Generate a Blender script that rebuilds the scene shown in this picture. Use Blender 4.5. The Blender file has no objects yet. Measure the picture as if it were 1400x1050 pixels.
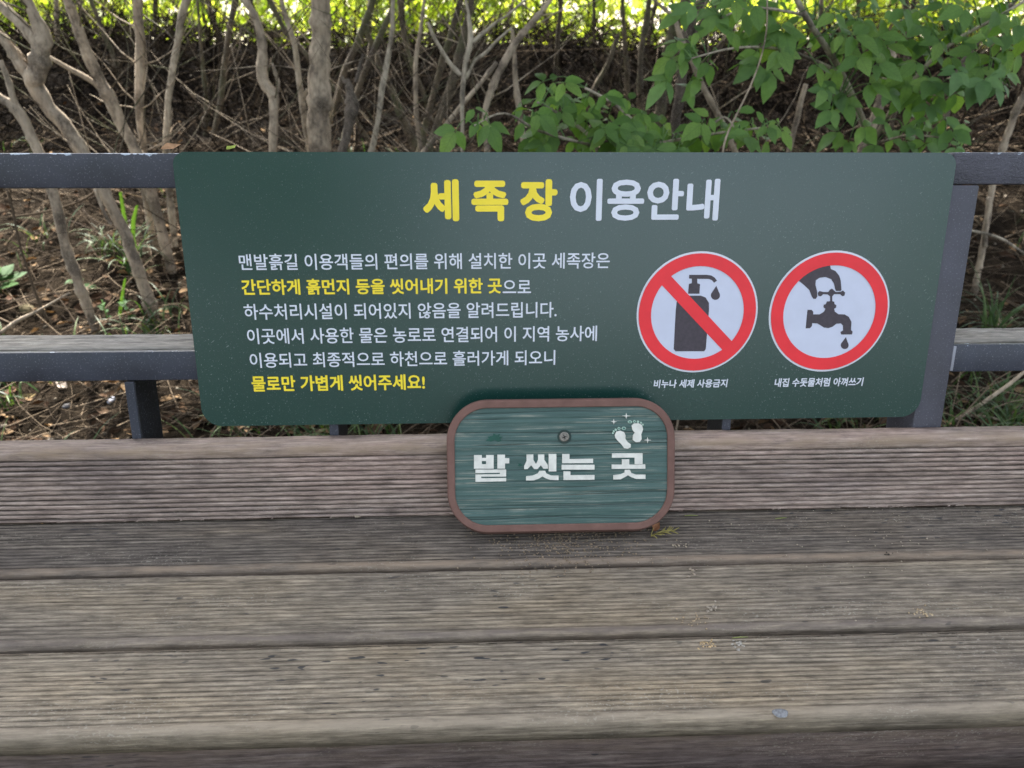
import bpy, bmesh, math, random
import numpy as np
from mathutils import Vector, Matrix
from mathutils.geometry import tessellate_polygon
random.seed(7)
rng = np.random.default_rng(11)
C = bpy.context.scene.collection
SC = bpy.context.scene

# ---------------------------------------------------------------- camera, sky, sun, exposure
CAMP = Vector((0.0, 0.0, 1.156))
PITCH, YAW, ROLL, FPX = 0.520, 0.0449, 0.011, 1000.0
F = Vector((math.sin(YAW)*math.cos(PITCH), math.cos(YAW)*math.cos(PITCH), -math.sin(PITCH)))
R0 = Vector((math.cos(YAW), -math.sin(YAW), 0)); U0 = R0.cross(F)
RX = math.cos(ROLL)*R0 + math.sin(ROLL)*U0
UY = -math.sin(ROLL)*R0 + math.cos(ROLL)*U0
cam = bpy.data.cameras.new('camera'); cam_o = bpy.data.objects.new('camera', cam); C.objects.link(cam_o)
cam.sensor_width = 36.0; cam.lens = 36.0*FPX/1400.0; cam.clip_start = 0.02; cam.clip_end = 900
m = Matrix.Identity(4)
for i in range(3):
    m[i][0] = RX[i]; m[i][1] = UY[i]; m[i][2] = -F[i]; m[i][3] = CAMP[i]
cam_o.matrix_world = m
cam.dof.use_dof = True; cam.dof.focus_distance = 0.92; cam.dof.aperture_fstop = 6.5
SC.camera = cam_o

SUN_EL, SUN_AZ = math.radians(50), math.radians(-22)      # azimuth measured from +Y towards +X
w = bpy.data.worlds.new('World'); SC.world = w; w.use_nodes = True
nt = w.node_tree; bg = nt.nodes['Background']
sky = nt.nodes.new('ShaderNodeTexSky'); sky.sky_type = 'NISHITA'; sky.sun_disc = False
sky.sun_elevation = SUN_EL; sky.sun_rotation = SUN_AZ
sky.air_density = 1.0; sky.dust_density = 4.0; sky.ozone_density = 0.6
hs = nt.nodes.new('ShaderNodeHueSaturation'); hs.inputs['Saturation'].default_value = 0.42   # thin high cloud
nt.links.new(sky.outputs[0], hs.inputs['Color']); nt.links.new(hs.outputs[0], bg.inputs['Color'])
bg.inputs['Strength'].default_value = 0.15
sl = bpy.data.lights.new('sun', 'SUN'); sl.energy = 5.0; sl.angle = math.radians(0.6); sl.color = (1, 0.95, 0.86)
so = bpy.data.objects.new('sun', sl); C.objects.link(so)
sdir = Vector((math.sin(SUN_AZ)*math.cos(SUN_EL), math.cos(SUN_AZ)*math.cos(SUN_EL), math.sin(SUN_EL)))
so.rotation_euler = sdir.to_track_quat('Z', 'Y').to_euler()
SC.view_settings.view_transform = 'Standard'; SC.view_settings.look = 'None'
SC.view_settings.gamma = 1; SC.view_settings.use_curve_mapping = False
SC.view_settings.exposure = 2.15
SC.render.engine = 'CYCLES'
try:
    SC.cycles.use_denoising = True; SC.cycles.denoiser = 'OPENIMAGEDENOISE'
    SC.cycles.denoising_input_passes = 'RGB_ALBEDO_NORMAL'
    SC.cycles.denoising_prefilter = 'NONE'
except Exception: pass
SC.cycles.max_bounces = 8; SC.cycles.transparent_max_bounces = 4
SC.cycles.sample_clamp_indirect = 6

# ---------------------------------------------------------------- helpers
def ray(px, py):
    return (F + RX*((px-700)/FPX) + UY*((525-py)/FPX))
def at_y(px, py, Y):                 # the point of a vertical plane at world y = Y seen at a pixel
    d = ray(px, py); return CAMP + d*((Y-CAMP.y)/d.y)
def at_z(px, py, Z):
    d = ray(px, py); return CAMP + d*((Z-CAMP.z)/d.z)
def on_plane(px, py, O, N):
    d = ray(px, py); return CAMP + d*((O-CAMP).dot(N)/d.dot(N))

def link(o, parent=None):
    C.objects.link(o)
    if parent is not None: o.parent = parent
    return o
def tag(o, label=None, cat=None, group=None, kind=None):
    if label: o['label'] = label
    if cat: o['category'] = cat
    if group: o['group'] = group
    if kind: o['kind'] = kind
    return o
def empty(name, loc=(0, 0, 0), rot=(0, 0, 0)):
    o = bpy.data.objects.new(name, None); C.objects.link(o)
    o.location = loc; o.rotation_euler = rot; o.empty_display_size = .05
    return o
class MB:
    def __init__(s): s.v = []; s.f = []
    def add(s, vs, fs):
        b = len(s.v); s.v += [tuple(v) for v in vs]; s.f += [tuple(i+b for i in f) for f in fs]
    def box(s, x0, x1, y0, y1, z0, z1):
        s.add([(x0,y0,z0),(x1,y0,z0),(x1,y1,z0),(x0,y1,z0),(x0,y0,z1),(x1,y0,z1),(x1,y1,z1),(x0,y1,z1)],
              [(0,3,2,1),(4,5,6,7),(0,1,5,4),(1,2,6,5),(2,3,7,6),(3,0,4,7)])
    def tube(s, pts, rad, n=8, rough=0.0):
        pts = [Vector(p) for p in pts]; k = len(pts)
        if not hasattr(rad, '__len__'): rad = [rad]*k
        base = len(s.v); a = None
        for i, p in enumerate(pts):
            t = (pts[min(i+1, k-1)]-pts[max(i-1, 0)])
            if t.length < 1e-9: t = Vector((0, 0, 1))
            t.normalize()
            if a is None:
                a = t.orthogonal().normalized()
            a = (a - t*a.dot(t)); a = a.normalized() if a.length > 1e-6 else t.orthogonal().normalized()
            b = t.cross(a)
            for j in range(n):
                th = 2*math.pi*j/n; r = rad[i]*(1+rough*random.uniform(-1, 1))
                s.v.append(tuple(p + a*(r*math.cos(th)) + b*(r*math.sin(th))))
        for i in range(k-1):
            for j in range(n):
                q = base+i*n; j2 = (j+1) % n
                s.f.append((q+j, q+j2, q+n+j2, q+n+j))
        s.f.append(tuple(base+j for j in reversed(range(n)))); s.f.append(tuple(base+(k-1)*n+j for j in range(n)))
    def mesh(s, name, mat, smooth=True):
        me = bpy.data.meshes.new(name); me.from_pydata(s.v, [], s.f); me.update()
        if mat: me.materials.append(mat)
        if smooth: me.polygons.foreach_set('use_smooth', [True]*len(me.polygons))
        return me
    def build(s, name, mat, parent=None, smooth=True, loc=None, rot=None):
        o = link(bpy.data.objects.new(name, s.mesh(name, mat, smooth)), parent)
        if loc is not None: o.location = loc
        if rot is not None: o.rotation_euler = rot
        return o
def np_mesh(name, V, Fa, mat, smooth=True):
    me = bpy.data.meshes.new(name); V = np.asarray(V, np.float32); Fa = np.asarray(Fa, np.int32)
    k = Fa.shape[1]
    me.vertices.add(len(V)); me.vertices.foreach_set('co', V.ravel())
    me.loops.add(Fa.size); me.loops.foreach_set('vertex_index', Fa.ravel())
    me.polygons.add(len(Fa)); me.polygons.foreach_set('loop_start', np.arange(0, Fa.size, k, dtype=np.int32))
    me.polygons.foreach_set('loop_total', np.full(len(Fa), k, np.int32))
    me.polygons.foreach_set('use_smooth', np.full(len(Fa), smooth))
    me.update(calc_edges=True)
    if mat: me.materials.append(mat)
    return me
def bevel_box(x0, x1, y0, y1, z0, z1, r=.002, seg=2):
    bm = bmesh.new(); bmesh.ops.create_cube(bm, size=1)
    for v in bm.verts:
        v.co = Vector((x0+(v.co.x+.5)*(x1-x0), y0+(v.co.y+.5)*(y1-y0), z0+(v.co.z+.5)*(z1-z0)))
    bmesh.ops.bevel(bm, geom=bm.edges[:], offset=r, segments=seg, affect='EDGES', profile=.5)
    return bm
def bm_obj(name, bm, mat, parent=None, smooth=False, loc=None, rot=None):
    me = bpy.data.meshes.new(name); bm.to_mesh(me); bm.free(); me.materials.append(mat)
    if smooth:
        me.polygons.foreach_set('use_smooth', [True]*len(me.polygons))
        try: me.set_sharp_from_angle(angle=math.radians(40))
        except Exception: pass
    o = link(bpy.data.objects.new(name, me), parent)
    if loc is not None: o.location = loc
    if rot is not None: o.rotation_euler = rot
    return o
def vnoise(x, y, seed=0):            # smooth value noise, vectorised, -1..1
    x = np.asarray(x, float); y = np.asarray(y, float)
    xi = np.floor(x).astype(np.int64); yi = np.floor(y).astype(np.int64); xf = x-xi; yf = y-yi
    def h(a, b):
        n = (a*374761393 + b*668265263 + seed*974634777) & 0xffffffff
        n = ((n ^ (n >> 13))*1274126177) & 0xffffffff
        n = (n ^ (n >> 16)) & 0xffff
        return n/32767.5-1
    u = xf*xf*(3-2*xf); v = yf*yf*(3-2*yf)
    return (h(xi, yi)*(1-u)+h(xi+1, yi)*u)*(1-v) + (h(xi, yi+1)*(1-u)+h(xi+1, yi+1)*u)*v

# ---------------------------------------------------------------- materials
def newmat(name):
    mt = bpy.data.materials.new(name); mt.use_nodes = True
    n = mt.node_tree; n.nodes.clear()
    out = n.nodes.new('ShaderNodeOutputMaterial'); p = n.nodes.new('ShaderNodeBsdfPrincipled')
    n.links.new(p.outputs[0], out.inputs[0])
    return mt, n, p, out
def N(n, t, **kw):
    nd = n.nodes.new(t)
    for k, v in kw.items():
        if k in nd.inputs: nd.inputs[k].default_value = v
        else: setattr(nd, k, v)
    return nd
def coords(n, scale=(1, 1, 1), kind='Object', loc=(0, 0, 0)):
    tc = n.nodes.new('ShaderNodeTexCoord'); mp = n.nodes.new('ShaderNodeMapping')
    mp.inputs['Scale'].default_value = scale; mp.inputs['Location'].default_value = loc
    n.links.new(tc.outputs[kind], mp.inputs[0]); return mp.outputs[0]
def noise(n, vec, scale=5, detail=4, rough=.6, dist=0):
    t = N(n, 'ShaderNodeTexNoise'); t.inputs['Scale'].default_value = scale; t.inputs['Detail'].default_value = detail
    t.inputs['Roughness'].default_value = rough; t.inputs['Distortion'].default_value = dist
    n.links.new(vec, t.inputs['Vector']); return t.outputs['Fac']
def ramp(n, fac, stops):
    r = n.nodes.new('ShaderNodeValToRGB'); e = r.color_ramp.elements
    while len(e) < len(stops): e.new(.5)
    for i, (p, c) in enumerate(stops):
        e[i].position = p; e[i].color = (c if hasattr(c, '__len__') else (c, c, c)) + (1,) if not (hasattr(c, '__len__') and len(c) == 4) else c
    n.links.new(fac, r.inputs[0]); return r.outputs[0]
def tup(c): return tuple(c) if hasattr(c, '__len__') else (c, c, c)
def mixc(n, fac, a, b, mode='MIX'):
    mx = n.nodes.new('ShaderNodeMix'); mx.data_type = 'RGBA'; mx.blend_type = mode
    for ix, v in ((0, fac), (6, a), (7, b)):
        sock = mx.inputs[ix]
        if isinstance(v, bpy.types.NodeSocket): n.links.new(v, sock)
        elif ix == 0: sock.default_value = float(v)
        elif hasattr(v, '__len__'): sock.default_value = tuple(v)+(1,)
        else: sock.default_value = (v, v, v, 1)
    return mx.outputs[2]
def bump(n, p, h, strength=.5, dist=.002, prev=None):
    b = n.nodes.new('ShaderNodeBump'); b.inputs['Strength'].default_value = strength; b.inputs['Distance'].default_value = dist
    n.links.new(h, b.inputs['Height'])
    if prev is not None: n.links.new(prev, b.inputs['Normal'])
    if p is not None: n.links.new(b.outputs[0], p.inputs['Normal'])
    return b.outputs[0]

def wood_mat(name, c_dark, c_mid, c_light, tint=None, seed=0, dirt=.6, spots=True, edge=(.30, .225, .16)):
    mt, n, p, _ = newmat(name)
    vs = coords(n, (13, 210, 210), loc=(seed, seed*3, 0))
    st = noise(n, vs, 1.0, 6, .65)
    vs2 = coords(n, (28, 620, 620), loc=(seed, 0, seed))
    st2 = noise(n, vs2, 1.0, 4, .6)
    vp = coords(n, (2.5, 9, 9), loc=(seed*2, 0, 0))
    pt = noise(n, vp, 1.0, 5, .6, .4)
    base = ramp(n, st, [(.30, c_dark), (.5, c_mid), (.72, c_light)])
    fine = ramp(n, st2, [(.3, .68), (.5, 1.0), (.7, 1.28)])
    col = mixc(n, .75, base, fine, 'MULTIPLY')
    patch = ramp(n, pt, [(.3, (.66, .65, .68)), (.5, (1, .98, .96)), (.72, (1.12, 1.04, .92) if tint is None else tint)])
    col = mixc(n, 1.0, col, patch, 'MULTIPLY')
    mott = noise(n, coords(n, (34, 120, 120), loc=(seed, 4, seed)), 1, 5, .7)
    col = mixc(n, .85, col, ramp(n, mott, [(.32, .58), (.5, 1.0), (.66, 1.30)]), 'MULTIPLY')
    ea = n.nodes.new('ShaderNodeAttribute'); ea.attribute_name = 'edge'
    ef = mulf(n, ea.outputs['Fac'], ramp(n, noise(n, coords(n, (16, 90, 90), loc=(seed, 9, 0)), 1, 4, .6), [(.35, .15), (.6, .85)]))
    col = mixc(n, ef, col, edge)
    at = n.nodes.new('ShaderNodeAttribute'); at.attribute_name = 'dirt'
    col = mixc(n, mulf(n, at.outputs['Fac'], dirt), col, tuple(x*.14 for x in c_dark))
    # pale grit and lichen specks
    vg = coords(n, (260, 420, 420))
    g = noise(n, vg, 1.0, 2, .5)
    vgm = coords(n, (4, 18, 18), loc=(3+seed, 1, 0)); gm = noise(n, vgm, 1, 3, .6)
    gf = mulf(n, ramp(n, g, [(.60, 0.0), (.66, 1.0)]), ramp(n, gm, [(.50, .05), (.70, .8)]))
    col = mixc(n, mulf(n, gf, .65), col, (.42, .39, .33))
    if spots:                        # dark mould flecks drawn out along the grain
        vd = coords(n, (45, 170, 170), loc=(seed*5, 2, 0)); d = noise(n, vd, 1.0, 1, .4)
        dm = noise(n, coords(n, (3, 6, 6), loc=(7, seed, 0)), 1, 2, .5)
        df = mulf(n, ramp(n, d, [(.67, 0.0), (.71, 1.0)]), ramp(n, dm, [(.52, 0.0), (.62, 1.0)]))
        col = mixc(n, mulf(n, df, .85), col, (.022, .025, .03))
    n.links.new(col, p.inputs['Base Color'])
    p.inputs['Roughness'].default_value = .78; p.inputs['Specular IOR Level'].default_value = .3
    b1 = bump(n, None, st2, .55, .0009); bump(n, p, st, .6, .0014, b1)
    return mt
def mulf(n, a, b):
    mth = n.nodes.new('ShaderNodeMath'); mth.operation = 'MULTIPLY'
    for s, v in ((mth.inputs[0], a), (mth.inputs[1], b)):
        if isinstance(v, bpy.types.NodeSocket): n.links.new(v, s)
        else: s.default_value = v
    return mth.outputs[0]
M = {}
M['seat_back'] = wood_mat('weathered_dark_board', (.075, .064, .054), (.135, .115, .097), (.25, .218, .18), seed=1, dirt=.7, edge=(.27, .205, .15))
M['seat_mid'] = wood_mat('weathered_tan_board', (.128, .107, .082), (.225, .191, .148), (.34, .293, .230), seed=4, dirt=.45, edge=(.15, .122, .108))
M['seat_front'] = wood_mat('weathered_front_board', (.140, .117, .088), (.240, .203, .156), (.36, .311, .238), seed=9, dirt=.5, edge=(.30, .25, .19))
M['riser'] = wood_mat('weathered_reeded_board', (.20, .155, .135), (.305, .242, .21), (.45, .375, .335), tint=(1.18, 1.06, 1.05), seed=14, dirt=.92, spots=False)
M['apron'] = wood_mat('weathered_apron_board', (.05, .038, .036), (.12, .092, .088), (.19, .16, .15), seed=20)
M['grey_slat'] = wood_mat('silver_grey_slat', (.13, .12, .105), (.30, .28, .25), (.42, .40, .36), seed=26, spots=False, edge=(.24, .225, .20))

def steel_mat(name, col, bumps=.25, chips=.0, chip_edge=False, wrinkle=False):
    mt, n, p, _ = newmat(name)
    v = coords(n, (1, 1, 1))
    a = noise(n, v, 14, 5, .6)
    c = mixc(n, ramp(n, a, [(.35, 0.0), (.65, 1.0)]), tuple(x*.82 for x in col), tuple(x*1.2 for x in col))
    sp = noise(n, coords(n, (420, 420, 420)), 1, 2, .5)
    c = mixc(n, mulf(n, ramp(n, sp, [(.61, 0.0), (.68, 1.0)]), .4), c, (.22, .23, .26))
    if chips:
        ch = noise(n, coords(n, (38, 60, 60)), 1, 3, .7)
        geo = n.nodes.new('ShaderNodeTexCoord'); sep = n.nodes.new('ShaderNodeSeparateXYZ')
        n.links.new(geo.outputs['Object'], sep.inputs[0])
        mr = N(n, 'ShaderNodeMapRange'); n.links.new(sep.outputs['Z'], mr.inputs[0])
        mr.inputs[1].default_value = -.007; mr.inputs[2].default_value = 0.0
        mr.inputs[3].default_value = 0.0; mr.inputs[4].default_value = chips
        add = n.nodes.new('ShaderNodeMath'); add.operation = 'ADD'; n.links.new(ch, add.inputs[0]); n.links.new(mr.outputs[0], add.inputs[1])
        c = mixc(n, ramp(n, add.outputs[0], [(.72, 0.0), (.75, 1.0)]), c, (.36, .42, .50))
    n.links.new(c, p.inputs['Base Color'])
    rg = ramp(n, a, [(.3, .38), (.7, .55)]); n.links.new(rg, p.inputs['Roughness'])
    p.inputs['Specular IOR Level'].default_value = .45
    b = bump(n, None, noise(n, coords(n, (300, 300, 300)), 1, 3, .6), bumps, .0008)
    if wrinkle:
        wv = noise(n, coords(n, (70, 70, 130)), 1, 6, .7, 1.6)
        c2 = mixc(n, mulf(n, ramp(n, wv, [(.55, 0.0), (.66, 1.0)]), .35), c, (.13, .135, .155))
        n.links.new(c2, p.inputs['Base Color'])
        b = bump(n, None, wv, .9, .0028, b)
    n.links.new(b, p.inputs['Normal'])
    return mt
M['steel'] = steel_mat('slate_painted_steel', (.035, .038, .052), chips=.24)
M['steel_low'] = steel_mat('slate_painted_steel_lower', (.032, .037, .053), chips=.10)
M['steel_rough'] = steel_mat('wrinkled_repainted_steel', (.062, .062, .080), wrinkle=True, chips=.16)
M['steel_post'] = steel_mat('scuffed_post_paint', (.052, .053, .070), bumps=.5, wrinkle=False)
M['steel_dark'] = steel_mat('shade_dark_steel', (.012, .013, .017), bumps=.5)  # bracket flank shade put into the paint colour; legs share it

def plain(name, col, rough=.5, spec=.4, var=.08, scale=30, bmp=.1):
    mt, n, p, _ = newmat(name)
    a = noise(n, coords(n), scale, 4, .6)
    c = mixc(n, ramp(n, a, [(.35, 0.0), (.65, 1.0)]), tuple(x*(1-var) for x in col), tuple(min(1, x*(1+var)) for x in col))
    n.links.new(c, p.inputs['Base Color']); p.inputs['Roughness'].default_value = rough
    p.inputs['Specular IOR Level'].default_value = spec
    if bmp: bump(n, p, noise(n, coords(n), 600, 2, .5), bmp, .0003)
    return mt
def panel_mat():
    mt, n, p, _ = newmat('dark_green_printed_panel')
    v = coords(n)
    a = noise(n, v, 5, 4, .6)
    c = mixc(n, a, (.006, .038, .031), (.009, .046, .037))
    # tiny scuffs: short pale scratches in two directions plus dust specks, denser low on the panel
    def scr(rot, sc, lo, hi):
        tc = n.nodes.new('ShaderNodeTexCoord'); mp = n.nodes.new('ShaderNodeMapping')
        mp.inputs['Scale'].default_value = sc
        m0 = n.nodes.new('ShaderNodeMapping'); m0.inputs['Rotation'].default_value = (0, rot, 0); n.links.new(tc.outputs['Object'], m0.inputs[0]); n.links.new(m0.outputs[0], mp.inputs[0])
        return ramp(n, noise(n, mp.outputs[0], 1, 2, .45), [(lo, 0.0), (hi, 1.0)])
    s1 = scr(.7, (90, 90, 620), .70, .74); s2 = scr(-1.1, (110, 110, 760), .70, .75); s3 = scr(0, (420, 420, 420), .655, .71)
    msk = ramp(n, noise(n, v, 7, 3, .6), [(.38, .15), (.62, 1.0)])
    tcg = n.nodes.new('ShaderNodeTexCoord'); sep = n.nodes.new('ShaderNodeSeparateXYZ'); n.links.new(tcg.outputs['Object'], sep.inputs[0])
    mr = N(n, 'ShaderNodeMapRange'); n.links.new(sep.outputs['Z'], mr.inputs[0])
    mr.inputs[1].default_value = .36; mr.inputs[2].default_value = .0; mr.inputs[3].default_value = .35; mr.inputs[4].default_value = 1.0
    mx = n.nodes.new('ShaderNodeMath'); mx.operation = 'MAXIMUM'; n.links.new(s1, mx.inputs[0]); n.links.new(s2, mx.inputs[1])
    mx2 = n.nodes.new('ShaderNodeMath'); mx2.operation = 'MAXIMUM'; n.links.new(mx.outputs[0], mx2.inputs[0]); n.links.new(s3, mx2.inputs[1])
    f = mulf(n, mulf(n, mx2.outputs[0], msk), mulf(n, mr.outputs[0], .6))
    c = mixc(n, f, c, (.30, .38, .38))
    dust = ramp(n, noise(n, coords(n, (900, 900, 900)), 1, 1, .5), [(.55, 0.0), (.75, .10)])
    c = mixc(n, dust, c, (.16, .22, .23))
    n.links.new(c, p.inputs['Base Color'])
    n.links.new(ramp(n, a, [(.3, .24), (.7, .28)]), p.inputs['Roughness'])
    p.inputs['Specular IOR Level'].default_value = .66
    bump(n, p, noise(n, coords(n), 900, 3, .6), .18, .0003)
    return mt
M['panel'] = panel_mat()
M['p_white'] = plain('white_print', (.66, .70, .78), .45, .4, .04)
M['p_disc'] = plain('pale_disc_print', (.58, .62, .76), .45, .4, .03)
M['p_yellow'] = plain('yellow_print', (.90, .72, .04), .45, .4, .05)
M['p_red'] = plain('red_print', (.80, .030, .042), .45, .4, .05)
M['p_dark'] = plain('charcoal_print', (.055, .045, .058), .45, .4, .15, 200)
M['edge_metal'] = plain('bare_panel_edge', (.35, .37, .38), .5, .5)

# ---------------------------------------------------------------- terrain
TY = [-200, 1.5, 1.75, 2.1, 2.5, 3.0, 3.6, 4.15, 4.4, 4.7, 4.95, 5.3, 5.8, 7.2, 9.5, 300]
TZ = [0, 0, .01, .07, .155, .26, .37, .46, .58, .69, .715, .68, .50, .20, .08, .08]
def terr(x, y, fine=True):
    x = np.asarray(x, float); y = np.asarray(y, float)
    z = np.interp(y, TY, TZ)
    k = np.clip((y-1.4)/1.5, 0, 1)*np.clip((14-y)/6, 0, 1)
    z = z + k*(.045*vnoise(x*.9, y*.9, 3) + .03*vnoise(x*2.1+4, y*2.1, 5))
    k2 = np.clip((y-1.2)/.6, 0, 1)*np.clip((9-y)/3, 0, 1)
    z = z + k2*(.018*vnoise(x*6, y*6, 7) + (.008*vnoise(x*17, y*17, 9) if fine else 0))
    # a low hump on the crest at centre right as in the picture
    z = z + .03*np.exp(-((x-1.1)/.7)**2-((y-4.8)/.4)**2)
    return z
def tz(x, y): return float(terr(x, y))
xs = np.unique(np.concatenate([np.linspace(-300, -14, 12), np.linspace(-14, -4.2, 24), np.linspace(-4.2, 4.6, 330), np.linspace(4.6, 14, 24), np.linspace(14, 300, 12)]))
ys = np.unique(np.concatenate([np.linspace(-300, -6, 12), np.linspace(-6, 1.2, 14), np.linspace(1.2, 6.6, 230), np.linspace(6.6, 16, 50), np.linspace(16, 300, 20)]))
X, Y = np.meshgrid(xs, ys); Z = terr(X, Y)
nx, ny = len(xs), len(ys)
idx = np.arange(nx*ny).reshape(ny, nx)
Fq = np.stack([idx[:-1, :-1], idx[:-1, 1:], idx[1:, 1:], idx[1:, :-1]], -1).reshape(-1, 4)
def soil_mat():
    mt, n, p, _ = newmat('leaf_mould_soil')
    v = coords(n)
    a = noise(n, v, 3.0, 8, .68); b = noise(n, v, 38, 8, .7); c3 = noise(n, v, 210, 4, .6)
    c = ramp(n, a, [(.35, (.007, .0055, .004)), (.5, (.018, .0135, .0095)), (.65, (.040, .031, .022))])
    c = mixc(n, 1, c, ramp(n, b, [(.3, .45), (.5, 1.0), (.7, 1.5)]), 'MULTIPLY')
    c = mixc(n, .5, c, ramp(n, c3, [(.35, .5), (.65, 1.5)]), 'MULTIPLY')
    # the trodden sandy path far beyond the bank
    tc = n.nodes.new('ShaderNodeTexCoord'); sep = n.nodes.new('ShaderNodeSeparateXYZ'); n.links.new(tc.outputs['Object'], sep.inputs[0])
    mr = N(n, 'ShaderNodeMapRange'); n.links.new(sep.outputs['Y'], mr.inputs[0])
    mr.inputs[1].default_value = 7.5; mr.inputs[2].default_value = 9.0
    m_shade = N(n, 'ShaderNodeMapRange'); n.links.new(sep.outputs['Y'], m_shade.inputs[0])
    m_shade.inputs[1].default_value = 3.0; m_shade.inputs[2].default_value = 3.9
    c = mixc(n, mulf(n, m_shade.outputs[0], .93), c, (.0045, .0035, .003))          # shade under the thicket put into the soil colour
    sand = ramp(n, a, [(.3, (.42, .37, .28)), (.7, (.62, .57, .47))])
    c = mixc(n, mr.outputs[0], c, sand)
    n.links.new(c, p.inputs['Base Color']); p.inputs['Roughness'].default_value = 1; p.inputs['Specular IOR Level'].default_value = .02
    x = bump(n, None, b, .9, .012); bump(n, p, c3, .7, .004, x)
    return mt
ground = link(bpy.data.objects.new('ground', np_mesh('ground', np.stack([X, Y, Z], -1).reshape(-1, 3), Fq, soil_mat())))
tag(ground, kind='structure')

# ---------------------------------------------------------------- bench
SZ = 0.45                                  # seat height
RISE_Y, RISE_REC = .8396, math.radians(8)
bench = empty('bench', (0, .66, 0))
tag(bench, 'weathered reeded timber bench with slate grey steel back rails', 'bench')
BX0, BX1 = -1.22, 1.30
def sweep_board(name, mat, prof, dirt, nx=520, amp=.0006, seed=0, loc=None, rot=None, parent=bench, x0=BX0, x1=BX1, wav=.0012, ew=.008):
    P = np.array(prof, float); D = np.array(dirt, float); k = len(P)
    xsb = np.linspace(x0, x1, nx)
    # outward normals of the profile
    T = np.roll(P, -1, 0)-np.roll(P, 1, 0); Nn = np.stack([T[:, 1], -T[:, 0]], -1); Nn /= np.maximum(np.linalg.norm(Nn, axis=1, keepdims=True), 1e-9)
    s = np.concatenate([[0], np.cumsum(np.linalg.norm(np.diff(P, axis=0), axis=1))])
    XX, SS = np.meshgrid(xsb, s, indexing='ij')
    d = amp*vnoise(XX*35, SS*420, seed)+amp*.8*vnoise(XX*9, SS*160, seed+1)+amp*.5*vnoise(XX*140, SS*900, seed+2)
    wy = wav*vnoise(xsb*1.7, xsb*0+seed, seed+5)[:, None]; wz = wav*.7*vnoise(xsb*1.3, xsb*0+seed, seed+6)[:, None]
    wear = .55+.45*vnoise(XX*3.1, SS*30, seed+8)
    d = d - D[None, :]*0.0
    PY = P[None, :, 0]+Nn[None, :, 0]*d+wy; PZ = P[None, :, 1]+Nn[None, :, 1]*d+wz
    V = np.stack([XX, PY, PZ], -1).reshape(-1, 3)
    I = np.arange(nx*k).reshape(nx, k); J = np.roll(I, -1, 1)
    Fq = np.stack([I[:-1], J[:-1], J[1:], I[1:]], -1).reshape(-1, 4)[:, ::-1]
    me = np_mesh(name, V, Fq, mat, True)
    at = me.attributes.new('dirt', 'FLOAT', 'POINT')
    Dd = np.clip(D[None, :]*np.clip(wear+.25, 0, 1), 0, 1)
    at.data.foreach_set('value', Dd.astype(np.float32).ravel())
    fw = ew; yy = P[:, 0]; Ed = np.clip(1.15-np.abs(yy-.006)/fw, 0, 1)*(P[:, 1] > -.012); Ed = np.maximum(Ed, .5*(yy > P[:, 0].max()-.004)*(P[:, 1] > -.01))
    at = me.attributes.new('edge', 'FLOAT', 'POINT'); at.data.foreach_set('value', np.repeat(Ed[None, :], nx, 0).astype(np.float32).ravel())
    o = link(bpy.data.objects.new(name, me), parent)
    if loc is not None: o.location = loc
    if rot is not None: o.rotation_euler = rot
    return o
def board_profile(width, thick, r, pitch, depth, first, nrib, sharp=1.0, inset=0):
    """closed loop in (y, z): top face z=0 with ribs, front edge at y=0 rounded, back edge at y=width."""
    pts = []; dr = []
    # front lower corner -> front face -> rounded top front
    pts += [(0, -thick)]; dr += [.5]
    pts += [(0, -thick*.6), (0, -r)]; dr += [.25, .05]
    for a in (22, 45, 68): pts.append((r-r*math.cos(math.radians(a)), -r+r*math.sin(math.radians(a)))); dr.append(0)
    pts.append((r, 0)); dr.append(0)
    y = r
    while y < first-.002: 
        y += .003; pts.append((min(y, first-.0005), 0)); dr.append(0)
    for i in range(nrib):
        y0 = first+i*pitch
        for t, dz, dd in ((0, -.5, .7), (.06, -1, 1), (.18, -1, 1), (.23, -.35, .45), (.34, -.03, .0), (.62, 0, 0), (.88, -.05, .05)):
            pts.append((y0+t*pitch, dz*depth)); dr.append(dd)
    y = first+nrib*pitch
    while y < width-r: pts.append((y, 0)); dr.append(0); y += .004
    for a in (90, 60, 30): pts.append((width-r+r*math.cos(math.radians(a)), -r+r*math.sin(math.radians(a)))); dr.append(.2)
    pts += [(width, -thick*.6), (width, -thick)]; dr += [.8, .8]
    return pts, dr
# seat: three boards, front edge y = .499, .619, .739
by = bench.location.y
def seat_board(y0, y1, mat, seed, nrib, first=.016, depth=.0011, r=.007, dz=0):
    wd = y1-y0-.006
    pr, dr = board_profile(wd, .030, r, (wd-first-.006)/nrib, depth, first, nrib)
    return sweep_board('seat_board', mat, pr, dr, seed=seed, loc=(0, y0-by, SZ+dz), amp=.0005)
tag(seat_board(.499, .619, M['seat_front'], 3, 15, r=.008, first=.0125), 'front seat board with mould flecks')
tag(seat_board(.619, .7394, M['seat_mid'], 13, 15, r=.0065, dz=.0005, first=.0115), 'middle seat board, tan and smooth')
tag(seat_board(.7394, .872, M['seat_back'], 23, 17, first=.0125, depth=.0014, r=.0075, dz=-.001), 'rear seat board, darkest grey')
# reeded riser board behind the seat (leans back)
pr, dr = board_profile(.122, .030, .008, .00775, .0023, .0005, 13)
# profile is built lying; flip so that the plain rounded band ends up on top: measure y from the top edge
pr2, dr2 = board_profile(.122, .030, .008, .00775, .0023, .0185, 13)
ro = sweep_board('back_board', M['riser'], pr2, dr2, seed=43, amp=.0006, nx=620, ew=.013,
                 loc=(0, 0, 0), rot=None)
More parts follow.
